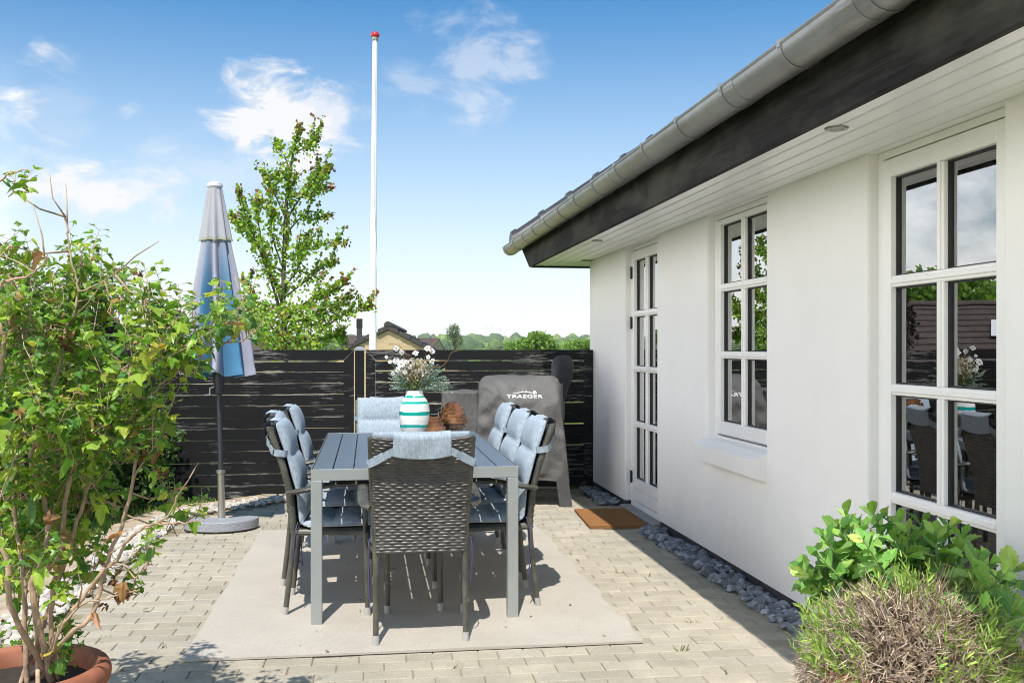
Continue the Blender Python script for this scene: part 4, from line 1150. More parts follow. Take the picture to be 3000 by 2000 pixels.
q=MB(); q.lathe([(0,2.545),(.03,2.545),(.052,2.532),(.056,2.52),(.057,2.508),(.05,2.505),(.048,2.487),(0,2.485)],24,(0,.012,0)); lean(q); q.build('top_cap',M['capwhite'],par,smooth=35,recalc=True)

# ------------------------------------------------------------------ covered grill
gl=thing('covered_grill','pellet grill under a grey fabric cover with white printed lettering, by the gate','grill',(.045,8.62,0),R(-3))
random.seed(13)
cv=MB()
def wr(p,s,amp): return amp*mnoise.noise(Vector(p)*s)
# main cover: section in (y,z) going over the barrel from front hem to back hem
sec=[(-.255,.21),(-.262,.35),(-.265,.55),(-.262,.72),(-.255,.80),(-.238,.88),(-.20,.965),(-.14,1.035),(-.06,1.078),(.03,1.09),(.12,1.075),(.20,1.02),(.25,.93),(.27,.80),(.275,.5),(.275,.22)]
secs=catmull([Vector((0,y,z)) for y,z in sec],4)
X0,X1=-.325,.365
def cov(u,v):
    i=u*(len(secs)-1); k=min(int(i),len(secs)-2); p=secs[k].lerp(secs[k+1],i-k)
    low=max(0,min(1,(.95-p.z)/.75))
    x0=X0-.005*low; x1=X1+.085*low
    x=x0+(x1-x0)*v
    e=min(1,min(v,1-v)*7); e=math.sqrt(max(0,1-(1-e)**2)); cy,cz=.01,.62
    y=cy+(p.y-cy)*(.90+.10*e); z=p.z if p.z<.5 else cz+(p.z-cz)*(.86+.14*e)
    y+=wr((x*1.2,p.z*.8,3),5,.022)*low + wr((x,p.z,p.y),14,.007)+ low*(.020*math.sin(x*17+p.z*5+1.5*mnoise.noise(Vector((x*3,p.z*3,1))))*(.35+.65*abs(v-.45)*2)) + .034*abs(mnoise.noise(Vector((x*4+p.z*6,p.z*3-x*2,5))))+.02*mnoise.noise(Vector((x*9-p.z*5,p.z*7,8)))
    z+=wr((x,p.y,9),9,.008)+(.012*math.sin(x*9) if p.z<.25 else 0)
    return (x,y,z)
cv.grid(cov,96,70)
def endcap(v,flip):
    n=97; ring=[cov(i/96,v) for i in range(n)]; c=Vector((sum(p[0] for p in ring)/n+(.012 if v else -.012),0,.62))
    vs=list(ring); fs=[]
    for j in range(1,6):
        f=j/6; vs+=[(p[0]+(c.x-p[0])*f+wr((p[1]*(1-f),p[2],v),8,.012)*math.sin(f*3.14), p[1]*(1-f)+.01*f, p[2]) for p in ring]
    for j in range(5):
        for i in range(n-1):
            q=(j*n+i,j*n+i+1,(j+1)*n+i+1,(j+1)*n+i); fs.append(q if flip else q[::-1])
    cv.add(vs,fs)
endcap(0,False); endcap(1,True)
cvo=cv.build('cover',M['cover'],gl,smooth=True)
hp=MB()
def hop(u,v):      # box-shaped hopper part of the cover
    a=u*2*math.pi; c,s=math.cos(a),math.sin(a); k=1/max(abs(c),abs(s))**.86
    x=-.475+.158*c*k; y=-.05+.185*s*k
    z=.30+(.955-.30)*min(1,v*1.12); r=1.0
    if v>.893: r=1-(v-.893)/.107
    x=-.475+(x+.475)*r; y=-.05+(y+.05)*r
    x+=wr((x*2,y*2,z),5,.014)*(v<.9); y+=wr((x*2,y,z+7),5,.018)*(v<.9); z+=wr((x,y,5),8,.01)+.01*(1-r)
    return (x,y,z)
hp.grid(hop,72,56); hp.build('hopper_cover',M['cover'],gl,smooth=True,recalc=True)
hd=MB()
def hood(u,v):
    a=u*2*math.pi; ctrl=[(.0,1.262),(.04,1.258),(.075,1.235),(.092,1.19),(.096,1.13),(.092,1.06),(.080,.99),(.066,.93),(.058,.89),(.052,.88)]
    t=v*(len(ctrl)-1); k=min(int(t),len(ctrl)-2); f=t-k; r=ctrl[k][0]+(ctrl[k+1][0]-ctrl[k][0])*f; z=ctrl[k][1]+(ctrl[k+1][1]-ctrl[k][1])*f
    r*=1+.16*mnoise.noise(Vector((math.cos(a)*1.2,math.sin(a)*1.2,z*7)))+.05*math.sin(a*5+z*9)
    return (.375+r*math.cos(a)*1.02+.02*math.sin(z*6),.20+r*math.sin(a),z)
hd.grid(hood,48,40); hd.build('chimney_hood',M['hood'],gl,smooth=True)
ch=MB(); ch.tube([(.375,.20,.7),(.375,.20,1.2)],.035,12); ch.build('chimney',M['grillmetal'],gl,smooth=40)
for (x,y,dx,dy) in ((.36,-.20,.06,-.02),(.36,.20,.05,.03),(-.30,-.20,-.05,-.02),(-.30,.20,-.05,.03)):
    q=MB(); q.prism([(-.052,-.03),(.052,-.03),(.052,.03),(-.052,.03)],0,1); q.v=[(x+px*(1.0 if pz else 1.0)+dx*(1-pz),y+py+dy*(1-pz),.42*pz) for px,py,pz in q.v]; q.build('leg',M['grillmetal'],gl,recalc=True)
q=MB(); q.box(-.30,.36,-.18,.18,.14,.16); q.build('lower_shelf',M['grillmetal'],gl)
# printed lettering and emblem on the front slope of the cover, as thin raised print
cu=D.curves.new('lettering','FONT'); cu.body='TRAEGER'; cu.size=.070; cu.align_x='CENTER'; cu.space_character=1.12; cu.offset=.0012; cu.extrude=.0006
to=D.objects.new('tmp_text',cu); COL.objects.link(to); bpy.context.view_layer.update()
me=D.meshes.new_from_object(to.evaluated_get(bpy.context.evaluated_depsgraph_get())); D.objects.remove(to)
lt=MB(); lt.add([tuple(v.co) for v in me.vertices],[tuple(p.vertices) for p in me.polygons])
lt.v=[(x*1.25,y,z) for x,y,z in lt.v]
# serifs
def ser(x,y,w,h=.006): lt.box(x-w,x+w,y-h/2,y+h/2,-.0006,.0006)
mts=[(-.125,.062),(-.09,.072),(-.07,.071),(-.045,.088),(-.035,.086),(-.018,.098),(.0,.094),(.02,.098),(.045,.085),(.075,.076),(.095,.072),(.10,.066),(.06,.068),(.03,.078),(.015,.074),(-.005,.085),(-.02,.076),(-.045,.078),(-.065,.064),(-.085,.067)]
lt.add([(x*1.15,y+.004,.0008) for x,y in mts],[tuple(range(len(mts)))])
for tx0,s in ((.098,1.0),(.118,.8)):
    for k in range(3):
        w=.016*s*(1-.25*k); y=.066+.014*k*s; lt.add([(tx0-w+.01,y,.0008),(tx0+w+.01,y,.0008),(tx0+.01,y+.022*s,.0008)],[(0,1,2)])
lt.box(.103,.113,.055,.068,0,.0008)
# drape it on the front of the cover, solving the section for y at each height
def drape(x,h):
    z=.905+h*.54; X=x*.74+.070; v=(X-X0)/(X1-X0); best=None
    lo,hi=.02,.50
    for _ in range(22):
        mid=(lo+hi)/2
        if cov(mid,v)[2]<z: lo=mid
        else: hi=mid
    p=Vector(cov(lo,v)); q=Vector(cov(lo+.01,v))-p; nrm_=Vector((0,-q.z,q.y)).normalized()
    return p+nrm_*.003
lt.v=[tuple(drape(x,y)+Vector((0,-z,z))) for x,y,z in lt.v]
lt.build('lettering',M['logo'],cvo)

# ------------------------------------------------------------------ terracotta pots
def pot(loc,r,h,label,rim=.045):
    mb=MB(); pr=[(r*.62,0),(r*.66,.01),(r*.90,h-.10),(r*.92,h-.075),(r*.97,h-.07),(r*1.04,h-.05),(r*1.05,h-.02),(r*1.0,h),(r*.90,h+.002),(r*.85,h-.02),(r*.83,h-.06)]
    p2=catmull([Vector((a,0,b)) for a,b in pr],4); mb.lathe([(p.x,p.z) for p in p2],48,(0,0,0),lambda r_,z,a: r_*(1+.004*math.sin(3*a+z*9)))
    root=thing('terracotta_pot',label,'pot',loc,0,'terracotta pots'); mb.build('body',M['terracotta'],root,smooth=50,recalc=True)
    s=MB(); s.lathe([(0,h-.05),(r*.5,h-.045),(r*.86,h-.055)],32); s.build('soil',M['soil'],root,smooth=True)
    return root
pot((-1.455,2.95,.002),  .245,.385,'big terracotta pot with rounded rim holding the tall green shrub')
pot((1.165,2.93,.002),.25,.40,'terracotta pot almost hidden under dry lavender')
pot((1.36,3.30,.002),.19,.36,'terracotta pot under the fleshy green sedum by the glazed door')

# ------------------------------------------------------------------ viburnum shrub
random.seed(33)
shr=thing('tall_shrub','tall loose shrub with lobed yellow-green leaves and pale brown stems in a pot','shrub',(-1.455,2.95,.37))
so_=Vector((-1.455,2.95,.37))
sm=MB(); lv=MB(); dm=MB(); STEMPTS=[]
def stem(pts,y0,y1,r0,r1,base=True):
    n=len(pts); w=[P(px,py,y0+(y1-y0)*i/(n-1)) for i,(px,py) in enumerate(pts)]
    if base: w=[Vector((-1.455+U(-.1,.1),2.95+U(-.08,.08),.32))]+w
    c=catmull(w,6); c=[p+Vector((U(-.003,.003),U(-.003,.003),U(-.003,.003))) for p in c]
    m=len(c); rr=[.78*(r0+(r1-r0)*i/(m-1)) for i in range(m)]
    for i in range(4,m-1,7): rr[i]*=1.18
    sm.tube([p-so_ for p in c],rr,7)
    for p in c[3:]: STEMPTS.append(p)
stem([(71,1800),(69,1680),(59,1604),(46,1522),(40,1400),(60,1280),(80,1150),(95,1010),(60,880),(25,800)],2.95,3.1,.0105,.0045)
stem([(94,1732),(117,1668),(138,1591),(138,1510),(122,1446),(102,1400),(92,1330),(130,1230),(160,1120),(173,1080),(189,983),(217,911),(230,855),(217,791),(202,722),(191,633)],2.9,3.05,.0125,.003)
stem([(200,1860),(270,1800),(301,1693),(319,1630),(362,1522),(388,1405),(398,1281),(408,1128),(413,1038),(411,970),(408,906),(418,880),(408,812)],2.9,3.15,.010,.0025)
stem([(170,1850),(230,1767),(309,1665),(344,1637),(372,1584),(405,1553),(455,1535),(500,1500),(520,1450)],2.9,2.85,.009,.003)
stem([(150,1800),(180,1600),(200,1420),(265,1290),(324,1217),(434,1158),(488,1114),(579,1043),(652,1008),(710,996),(757,947)],2.95,3.25,.010,.0025)
stem([(130,1820),(190,1650),(235,1500),(265,1400),(281,1293),(293,1204),(285,1100),(290,1000)],3.0,3.2,.009,.004)
stem([(40,1800),(20,1650),(-20,1500),(-30,1300),(0,1100),(12,1010),(0,950)],2.85,2.75,.011,.007)
stem([(110,1750),(150,1640),(165,1560),(155,1440),(200,1330),(240,1180),(250,1060),(240,960)],3.1,3.3,.009,.004)
stem([(180,1840),(240,1770),(300,1755),(370,1735),(410,1725)],2.85,2.8,.005,.002)
stem([(309,1665),(360,1650),(395,1690),(420,1660),(450,1630)],2.87,2.8,.0035,.0018,False)
stem([(372,1584),(430,1540),(480,1535),(540,1530),(600,1520)],2.86,2.8,.004,.002,False)
stem([(-40,1000),(0,840),(25,824),(76,812),(122,779),(140,745)],2.7,2.65,.006,.0025,False)
stem([(-60,700),(-20,560),(10,520),(40,505),(85,495)],2.6,2.55,.005,.002,False)
stem([(408,1000),(470,960),(530,935),(560,900)],3.1,3.15,.0035,.0018,False)
stem([(413,1120),(460,1070),(480,1050)],3.1,3.05,.0035,.002,False)
stem([(388,1405),(420,1350),(440,1290),(462,1248)],3.02,2.95,.003,.0015,False)
stem([(230,855),(280,835),(320,815),(338,803)],3.0,2.95,.003,.0014,False)
for k in range(26):
    p=random.choice(STEMPTS[::1]); q=p+Vector((U(-.16,.16),U(-.14,.14),U(.03,.2)))
    sm.tube([p-so_,(p+q)/2-so_+Vector((U(-.02,.02),0,U(-.02,.01))),q-so_],[.003,.0022,.0012],5)
CL=[(40,560,45,18,12),(30,720,60,60,26),(60,800,100,60,64),(235,760,70,60,62),(262,840,85,60,84),(150,950,150,80,150),(60,950,80,120,100),(330,880,40,40,15),(420,870,50,70,58),(430,980,65,70,76),(520,965,70,45,60),(600,965,70,40,48),(690,950,60,45,44),(380,1065,85,60,76),(500,1060,75,45,52),(565,1090,40,38,20),(300,1110,90,80,84),(150,1100,150,90,135),(80,1200,110,90,115),(400,1210,80,65,58),(250,1260,120,80,112),(430,1285,55,45,30),(120,1330,130,80,112),(380,1335,55,45,34),(60,1420,80,80,74),(220,1440,90,60,60),(320,1470,50,40,18),(485,1450,45,45,13),(570,1512,45,25,9),(500,1530,55,30,12),(60,1560,90,70,90),(180,1580,90,60,60),(240,1680,60,40,18),(100,1650,70,50,24),(432,1650,35,45,16),(400,1740,40,28,10),(40,1690,60,60,30),(200,1760,50,30,10),(165,1890,55,40,18),(50,1900,60,50,18),(232,1935,30,30,10)]
LC=[((.25,.41,.045),5),((.17,.32,.045),5),((.36,.49,.06),4),((.11,.24,.05),3.5),((.52,.54,.09),1.0),((.45,.30,.12),.4)]
def shrub_leaf(p,d,size):
    put_leaf(lv,random.choice(T_VIB),p-so_,d,Vector((U(-.5,.5),U(-.7,.3),1)),size,pick(LC),U(.8,1.1))
for (cx,cy,rx,ry,n) in CL:
    yd=U(2.85,3.2) if cx>300 else U(2.75,3.4)
    cc=P(cx,cy,yd)
    near=min(STEMPTS,key=lambda q:(q-cc).length)
    if (near-cc).length>.02:
        sm.tube([near-so_,(near+cc)/2-so_+Vector((0,0,-.015)),cc-so_],[.0034,.0027,.0018],5)
    nsh=max(2,int(n/(5.6 if cx>300 else 4.2)))
    for k in range(nsh):
        an=U(0,6.283); q=math.sqrt(random.random())
        bp=P(cx+rx*q*math.cos(an),cy+(35 if 600<cy<900 else 0)+ry*(.62 if cy<900 else .4)+ry*.85*q*math.sin(an),yd+random.gauss(0,.10))
        L0=.5 if cy<600 else 1.0; up=Vector((U(-.55,.55)+.4*(bp.x-cc.x)/max(.05,rx*yd/F)*.5,U(-.5,.4),U(.35,1.1))).normalized(); L=U(.06,.17)*L0
        if (bp-cc).length>.03: sm.tube([cc-so_,(cc+bp)/2-so_+Vector((U(-.02,.02),U(-.02,.02),U(-.03,.01))),bp-so_],[.0020,.0016,.0013],4)
        mid=bp+up*L*.5+rdir()*.012; tip=bp+up*L+rdir()*.02
        sm.tube([bp-so_,mid-so_,tip-so_],[.0015,.0012,.0007],4)
        side=rdir(); npair=max(2,int(L/.024))
        for q in range(npair+1):
            t=(q+.35)/(npair+.6); p=bp.lerp(mid,t*2) if t<.5 else mid.lerp(tip,(t-.5)*2)
            sd=side.cross(up).normalized() if q%2 else (side-up*side.dot(up)).normalized()
            for sg in (-1,1):
                if random.random()<.12: continue
                d=(sd*sg+up*U(.15,.8)+rdir()*.35).normalized(); pe=p+d*U(.006,.022)
                dd=(d+Vector((0,U(-.25,.05),U(-.65,.15)))).normalized()
                sm.tube([p-so_,pe-so_],.0007,3,None,False)
                shrub_leaf(pe,dd,U(.020,.044)*(1.15-.55*t)*(1.12 if cy>1000 else 1))
for (px,py) in ((405,800),(432,845),(383,1737),(330,1700),(345,1740),(310,1770),(60,1290),(470,1390),(350,1720),(395,880),(160,990),(422,1330),(200,1010)):
    p=P(px,py,2.98)-so_
    for q in range(7): put_leaf(dm,T_OV[q%3],p+rdir()*.008,rdir(-.4),rdir(),U(.014,.028),cvar((.20,.09,.045),.1,.4),.7)
for k in range(9):      # a few reddish curled leaves
    p=random.choice(STEMPTS)+rdir()*.04-so_
    put_leaf(dm,T_VIB[3],p,rdir(-.3),rdir(),.045,cvar((.36,.20,.09)),.8)
sm.build('stems',M['bark'],shr,smooth=True); lv.build('leaves',M['leaf'],shr); dm.build('withered_leaves',M['leaf'],shr)

# ------------------------------------------------------------------ lavender and sedum
random.seed(41)
lc=Vector((1.175,2.93,.405))
lav=thing('lavender','half dry lavender dome with beige twigs and thin green shoots','plant',lc)
tw=MB(); gn=MB()
def twig(p,d,L,col,mb,r=.0014):
    k=Vector((U(-.35,.35),U(-.35,.35),U(-.1,.4)))*L*.35
    mb.tube([p,p+d*L*.5+k*.5,p+d*L+k],[r,r*.85,r*.5],3,col,False)
for k in range(12500):
    a=U(0,6.283); zz=U(-.62,1)
    if zz<0: d=Vector((math.cos(a)*1.05,math.sin(a),zz*.85)); p=Vector((d.x*U(.25,.315),d.y*U(.25,.315),zz*.30))
    else:
        e=math.asin(zz); d=Vector((math.cos(a)*math.cos(e)*1.05,math.sin(a)*math.cos(e),math.sin(e)*.74)); p=d*U(.17,.305)*(1+.16*mnoise.noise(d*4))
    if d.y>.55 and random.random()<.5: continue
    dd=(d*.8+rdir()*1.05+Vector((0,0,-.5 if zz<0 else .1))).normalized(); L=U(.018,.052)
    b=random.choice(((.54,.42,.29),(.66,.53,.38),(.74,.61,.46),(.34,.24,.16),(.46,.36,.31),(.40,.29,.25),(.36,.33,.20)))
    if d.x>.35 and random.random()<.45: b=(.44,.48,.20)
    twig(p,dd,L,cvar(b,.08,.3),tw,.0012)
for k in range(900):
    a=U(0,6.283); e=math.asin(U(-.35,1)); d=Vector((math.cos(a)*math.cos(e)*1.05,math.sin(a)*math.cos(e),math.sin(e)*.82))
    twig(d*.04,(d+rdir()*.25).normalized(),U(.15,.26),cvar((.22,.15,.10)),tw,.002)
def shoot(p,d,L):
    tip=p+d*L; gn.tube([p,p+d*L*.5+rdir()*.006,tip],[.0014,.0012,.0008],3,(.30,.42,.10,1),False)
    n=int(L/.011)
    for q in range(n):
        t=(q+.5)/n; put_leaf(gn,T_BL[q%3],p+d*L*t,(d+rdir()*.8).normalized(),rdir(),U(.022,.042)*(1.1-.4*t),pick([((.38,.58,.11),3),((.27,.45,.09),2),((.50,.62,.18),1)]),1.5)
for k in range(520):
    a=U(0,6.283); e=math.asin(U(-.35,1)); d=Vector((math.cos(a)*math.cos(e)*1.05,math.sin(a)*math.cos(e),math.sin(e)*.74))
    keep=.05
    if d.x>.05: keep=.55
    if d.x<-.78: keep=.9
    if d.z>.66 and d.x>-.2: keep=.65
    if d.y<-.5 and d.z<.5 and d.x>-.2: keep=.8
    if random.random()>keep: continue
    shoot(d*U(.21,.27),(d*.6+Vector((U(-.2,.2),U(-.15,.15),.75))).normalized(),U(.05,.14))
for (dx,dz,l) in ((-.30,.02,.14),(-.27,-.06,.12),(-.31,-.02,.1),(.30,.10,.17),(.33,.02,.18),(.27,.2,.14),(-.28,.06,.12),(-.30,-.04,.15)):
    shoot(Vector((dx*.85,U(-.12,.02),dz)),Vector((dx*2,U(-.2,.1),.55)).normalized(),l)
tw.build('twigs',M['twig'],lav); gn.build('shoots',M['shoot'],lav)
for (px,py,c) in ((2985,1878,(.72,.62,.62)),(2992,1893,(.72,.62,.62)),(2990,1918,(.62,.38,.16)),(2965,1968,(.60,.42,.10)),(2640,1968,(.60,.45,.45)),(2655,1985,(.6,.45,.45))):
    fl=MB(); p=P(px,py,2.75)-lc; fl.tube([p,p+Vector((-.03,.05,-.12))],[.001,.0014],4,(.25,.35,.10,1))
    for q in range(16): put_leaf(fl,T_RO[q%3],p,rdir(),rdir(),U(.008,.013),cvar(c,.03,.1))
    fl.build('small_flower',M['petal'],lav)
sc_=Vector((1.36,3.28,.34))
sed=thing('sedum_plant','leafy sedum with broad fleshy toothed leaves in front of the glazed door','plant',sc_)
ss=MB(); sv=MB(); random.seed(44)
SC_=[((.20,.40,.08),4),((.28,.50,.10),3.5),((.12,.27,.06),2),((.40,.58,.14),1.5)]
tips=[(2410,1560),(2480,1510),(2560,1505),(2640,1530),(2700,1530),(2780,1545),(2620,1580),(2530,1580),(2440,1640),(2350,1660),(2400,1680),(2455,1535),(2520,1525),(2600,1515),(2570,1575),(2660,1555),(2740,1555),(2820,1575),(2440,1590),(2400,1625),(2500,1600),(2720,1610),(2640,1600),(2790,1630),(2860,1620),(2900,1650),(2940,1680),(2870,1700),(2960,1740),(2920,1760),(2990,1790),(2370,1690),(2390,1740),(2830,1690),(2760,1680),(2680,1650),(2560,1640),(2470,1660),(2980,1660),(2880,1780)]
for (px,py) in tips:
    y=U(3.02,3.38) if px<2850 else U(2.78,3.05); tip=P(px,py,y)
    a=tip.x*CT+tip.y*ST
    if a>2.0: tip.x-=(a-2.0)
    tip=tip-sc_; b=Vector((U(-.1,.1),U(-.08,.08),0)); m=(b+tip)/2+Vector((tip.x*.25,tip.y*.2,.03))
    pts=[((1-t)**2)*b+2*t*(1-t)*m+t*t*tip for t in (0,.2,.4,.6,.8,1)]
    ss.tube(pts,[.0065,.006,.0055,.005,.0045,.0035],7,(.20,.33,.10,1))
    for q in range(21):
        t=.22+.78*q/20; i=min(int(t*5),4); p=pts[i].lerp(pts[i+1],t*5-i); ax=(pts[i+1]-pts[i]).normalized()
        an=q*2.4+U(-.3,.3); x=ax.orthogonal().normalized(); yv=ax.cross(x); out=x*math.cos(an)+yv*math.sin(an)
        up=.15+1.1*max(0,(t-.75)/.25); d=(out+ax*up).normalized()
        wp=p+d*.08+sc_
        if wp.x*CT+wp.y*ST>2.07: continue
        put_leaf(sv,random.choice(T_SE),p,d,ax+rdir()*.35,U(.066,.108)*(1 if t<.88 else .66),pick(SC_),1.05)
ss.build('stems',M['sedum'],sed,smooth=True); sv.build('leaves',M['sedum'],sed)

# ------------------------------------------------------------------ trees, hedges, bushes
def bush(mb,c,r,n,size,cols,T=None,lump=.35,shell=.55,seed=0):
    off=Vector((seed*7.3,seed*3.1,seed)); 
    for k in range(n):
        d=rdir(); rr=1+lump*mnoise.noise(d*2.2+off)*1.6+.5*lump*mnoise.noise(d*5+off)
        s=(shell+(1-shell)*random.random()**.6)*rr
        p=Vector((c[0]+d.x*r[0]*s,c[1]+d.y*r[1]*s,c[2]+d.z*r[2]*s))
        dd=(d+rdir()*.9+Vector((0,0,.2))).normalized()
        put_leaf(mb,T[k%len(T)] if T else DIAM,p,dd,rdir(.5),size*U(.7,1.3),pick(cols),U(.8,1.2))
random.seed(55)
# katsura-like young tree behind the fence
tb=Vector((-2.69,12.0,-.5)); tree=thing('young_tree','slim young tree with small round leaves, brownish at its branch tips, behind the fence','tree',tb)
tk=MB(); tl=MB()
TCOL=[((.24,.43,.045),4),((.36,.53,.06),4),((.16,.32,.055),2),((.47,.54,.08),1.6)]; TIP=[((.36,.17,.075),3),((.24,.11,.06),2),((.42,.31,.08),2)]
def tleaf(p,tipness,dens=1):
    cols=TIP if random.random()<tipness else TCOL
    put_leaf(tl,T_RO[random.randint(0,2)],p-tb,rdir(-.15),rdir(.3),U(.026,.044),pick(cols),1.05)
def tbranch(pts,y0,y1,r,leaves,start=.15,tip0=.8,sub=True):
    w=[P(px,py,y0+(y1-y0)*i/(len(pts)-1)) for i,(px,py) in enumerate(pts)]
    c=catmull(w,7); m=len(c); tk.tube([p-tb for p in c],[r*(1-.8*i/(m-1)) for i in range(m)],6)
    for k in range(int(leaves*1.9)):
        t=start+(1-start)*random.random(); i=min(int(t*(m-1)),m-2); p=c[i].lerp(c[i+1],random.random())
        sp=.045*(1.2-t)+.014; p=p+Vector((random.gauss(0,sp),random.gauss(0,sp),random.gauss(0,sp)))
        tleaf(p,max(0,(t-tip0)/(1-tip0))*.75 if t>tip0 else .03)
    if sub:
        for k in range(max(2,leaves//22)):
            t=U(.25,.9); i=min(int(t*(m-1)),m-2); p=c[i]; d=(c[i+1]-c[i]).normalized()
            e=(d*.8+Vector((U(-.75,.75),U(-.75,.75),U(.3,1.2)))).normalized(); L=U(.14,.42)*(1.25-t*.6); q=p+e*L
            tk.tube([p-tb,(p+q)/2-tb,q-tb],[.006,.004,.002],4)
            for z in range(int(L*105)):
                s=random.random(); x=p.lerp(q,s)+Vector((random.gauss(0,.015),random.gauss(0,.015),random.gauss(0,.015)))
                tleaf(x,max(0,s-.6)*1.6)
Y=12.0
tbranch([(842,1150),(836,1040),(830,876),(836,652),(845,541),(863,429),(881,362)],Y,Y,.038,330,.12,.86)
tbranch([(835,960),(800,840),(760,730),(722,640),(700,552)],Y,Y-.3,.02,200)
tbranch([(830,900),(790,790),(740,700),(700,660),(674,632)],Y,Y+.2,.017,180)
tbranch([(830,870),(780,760),(762,680),(752,610),(765,590)],Y,Y+.3,.015,150)
tbranch([(834,800),(800,700),(795,640),(800,612)],Y,Y-.2,.012,90)
tbranch([(834,760),(880,735),(950,715),(1019,706)],Y,Y-.2,.016,150)
tbranch([(836,650),(880,580),(930,530),(950,500),(970,490)],Y,Y+.2,.015,140)
tbranch([(836,690),(880,640),(920,640),(963,634)],Y,Y+.3,.012,90)
tbranch([(842,560),(900,570),(930,555),(975,545)],Y,Y-.2,.011,90)
tbranch([(845,545),(820,500),(795,530),(778,508)],Y,Y-.2,.010,60)
tbranch([(850,500),(830,450),(815,430),(813,428)],Y,Y+.2,.009,60)
tbranch([(858,450),(900,430),(918,420),(930,402)],Y,Y+.1,.010,90)
tbranch([(836,640),(810,580),(790,545),(780,515)],Y,Y-.1,.010,70)
tbranch([(836,940),(890,890),(960,860),(1015,820)],Y,Y-.3,.017,190)
tbranch([(838,980),(900,940),(970,910),(1026,866)],Y,Y+.2,.017,200)
tbranch([(838,1010),(920,980),(1000,925),(1050,905),(1090,898)],Y,Y-.2,.017,170)
tbranch([(838,1040),(920,1000),(980,985),(1010,982)],Y,Y+.2,.014,130)
tbranch([(835,1000),(780,940),(740,880),(712,810)],Y,Y+.2,.016,150)
tbranch([(836,1040),(780,990),(740,950),(715,880)],Y,Y-.3,.015,150)
tbranch([(834,840),(870,790),(890,730),(905,680)],Y,Y+.3,.013,110)
tbranch([(834,870),(900,820),(950,780),(985,765)],Y,Y+.2,.013,120)
for k in range(1600):
    px=random.gauss(850,75); py=U(890,1040)
    if abs(px-850)>70+ (py-880)*.75: continue
    tleaf(P(px,py,Y+random.gauss(0,.3)),.10)
tk.build('trunk',M['treebark'],tree,smooth=True); tl.build('crown',M['treeleaf'],tree)
# bushes at the fence, behind the potted shrub
def plant(name,label,cat,specs,mat,T=None,base=None,trunk=True):
    c0=Vector(base); root=thing(name,label,cat,c0); mb=MB(); 
    for i,(c,r,n,s,cols) in enumerate(specs):
        bush(mb,Vector(c)-c0,r,n,s,cols,T,seed=i+len(name))
    tkk=MB()
    for (c,r,n,s,cols) in specs[:6]:
        p=Vector(c)-c0; tkk.tube([(p.x*.3,p.y*.3,-.05),(p.x*.6+U(-.05,.05)*r[0],p.y*.6,p.z*.5),(p.x,p.y,p.z)],[.03*r[2]+.01,.02*r[2]+.006,.006*r[2]+.003],6)
    tkk.build('trunk' if trunk else 'stems',M['treebark'],root,smooth=True); mb.build('crown' if trunk else 'leaves',mat,root); return root
DK=[((.07,.15,.03),4),((.11,.20,.04),3),((.045,.11,.03),2)]
LT=[((.22,.34,.06),3),((.30,.40,.10),3),((.16,.26,.05),2),((.45,.50,.28),.7)]
plant('privet_bush','dense dark green small-leaved bush in front of the fence behind the potted shrub','bush',
  [((-4.05,7.9,.75),(.55,.5,.8),5200,.05,DK),((-3.55,8.25,.62),(.42,.4,.66),3400,.048,DK),((-3.15,8.5,.5),(.28,.28,.5),1300,.045,DK)],M['hedgeleaf'],T_OV,(-3.8,8.1,-.05),False)
plant('pale_bush','tall pale green bush rising in front of the fence, right behind the potted shrub','bush',
  [((-3.75,6.9,1.2),(.62,.5,.78),4600,.05,LT),((-4.4,6.6,1.35),(.55,.5,.75),2600,.05,LT),((-3.35,7.35,1.0),(.36,.36,.62),2200,.045,LT)],M['hedgeleaf'],T_OV,(-3.8,6.9,-.05),False)
plant('purple_plum','small dark purple leaved tree beyond the fence','tree',
  [(P(265,930,14),(.30,.3,.42),900,.06,[((.035,.022,.030),3),((.055,.035,.04),1)]),(P(285,985,14),(.22,.3,.35),500,.06,[((.035,.022,.030),3)])],M['hedgeleaf'],T_OV,(-5.85,14,-.9))
GA=[((.10,.18,.045),3),((.14,.23,.05),3),((.07,.14,.04),2)]
GB=[((.20,.35,.06),3),((.27,.42,.08),3),((.13,.25,.045),2)]
random.seed(60)
def fartree(px,py,wpx,hpx,y,n,cols,label,name='round_tree',group=None):
    c=P(px,py,y); rx=wpx/2*y/F; rz=hpx/2*y/F; gzv=gz(c.x,c.y); base=Vector((c.x,c.y,gzv))
    root=thing(name,label,'tree',base,0,group); mb=MB(); s=min(rx*.16,.16)
    for q in range(7):
        d=rdir(.1); cc=(c-base)+Vector((d.x*rx*.5,d.y*rx*.5,d.z*rz*.5)); bush(mb,cc,(rx*.6,rx*.6,rz*.6),n//7,s,cols,T_RO,.4,.5,seed=q+px)
    t=MB(); h=(c-base).z; t.tube([(0,0,-.3),(rx*.05,0,h*.5),(0,0,h)],[rx*.10,rx*.08,rx*.03],8); 
    for q in range(5): d=rdir(.3); t.tube([(0,0,h*.6),(d.x*rx*.5,d.y*rx*.5,h+d.z*rz*.4)],[rx*.04,rx*.015],5)
    t.build('trunk',M['treebark'],root,smooth=True); mb.build('crown',M['treeleaf'],root); return root
fartree(1332,985,56,66,210,2600,GA,'rounded dark tree rising alone from the far woodland edge')
fartree(1577,1004,110,60,75,4200,GB,'bright green broad tree just above the plank gate')
fartree(325,948,52,50,42,1500,GA,'dark bushy tree seen left of the parasol above the fence')
fartree(380,985,120,60,48,2200,GB,'light green spreading tree left of the parasol above the fence')
fartree(1500,1018,90,36,110,1500,GB,'low light green tree beside the broad tree above the gate')
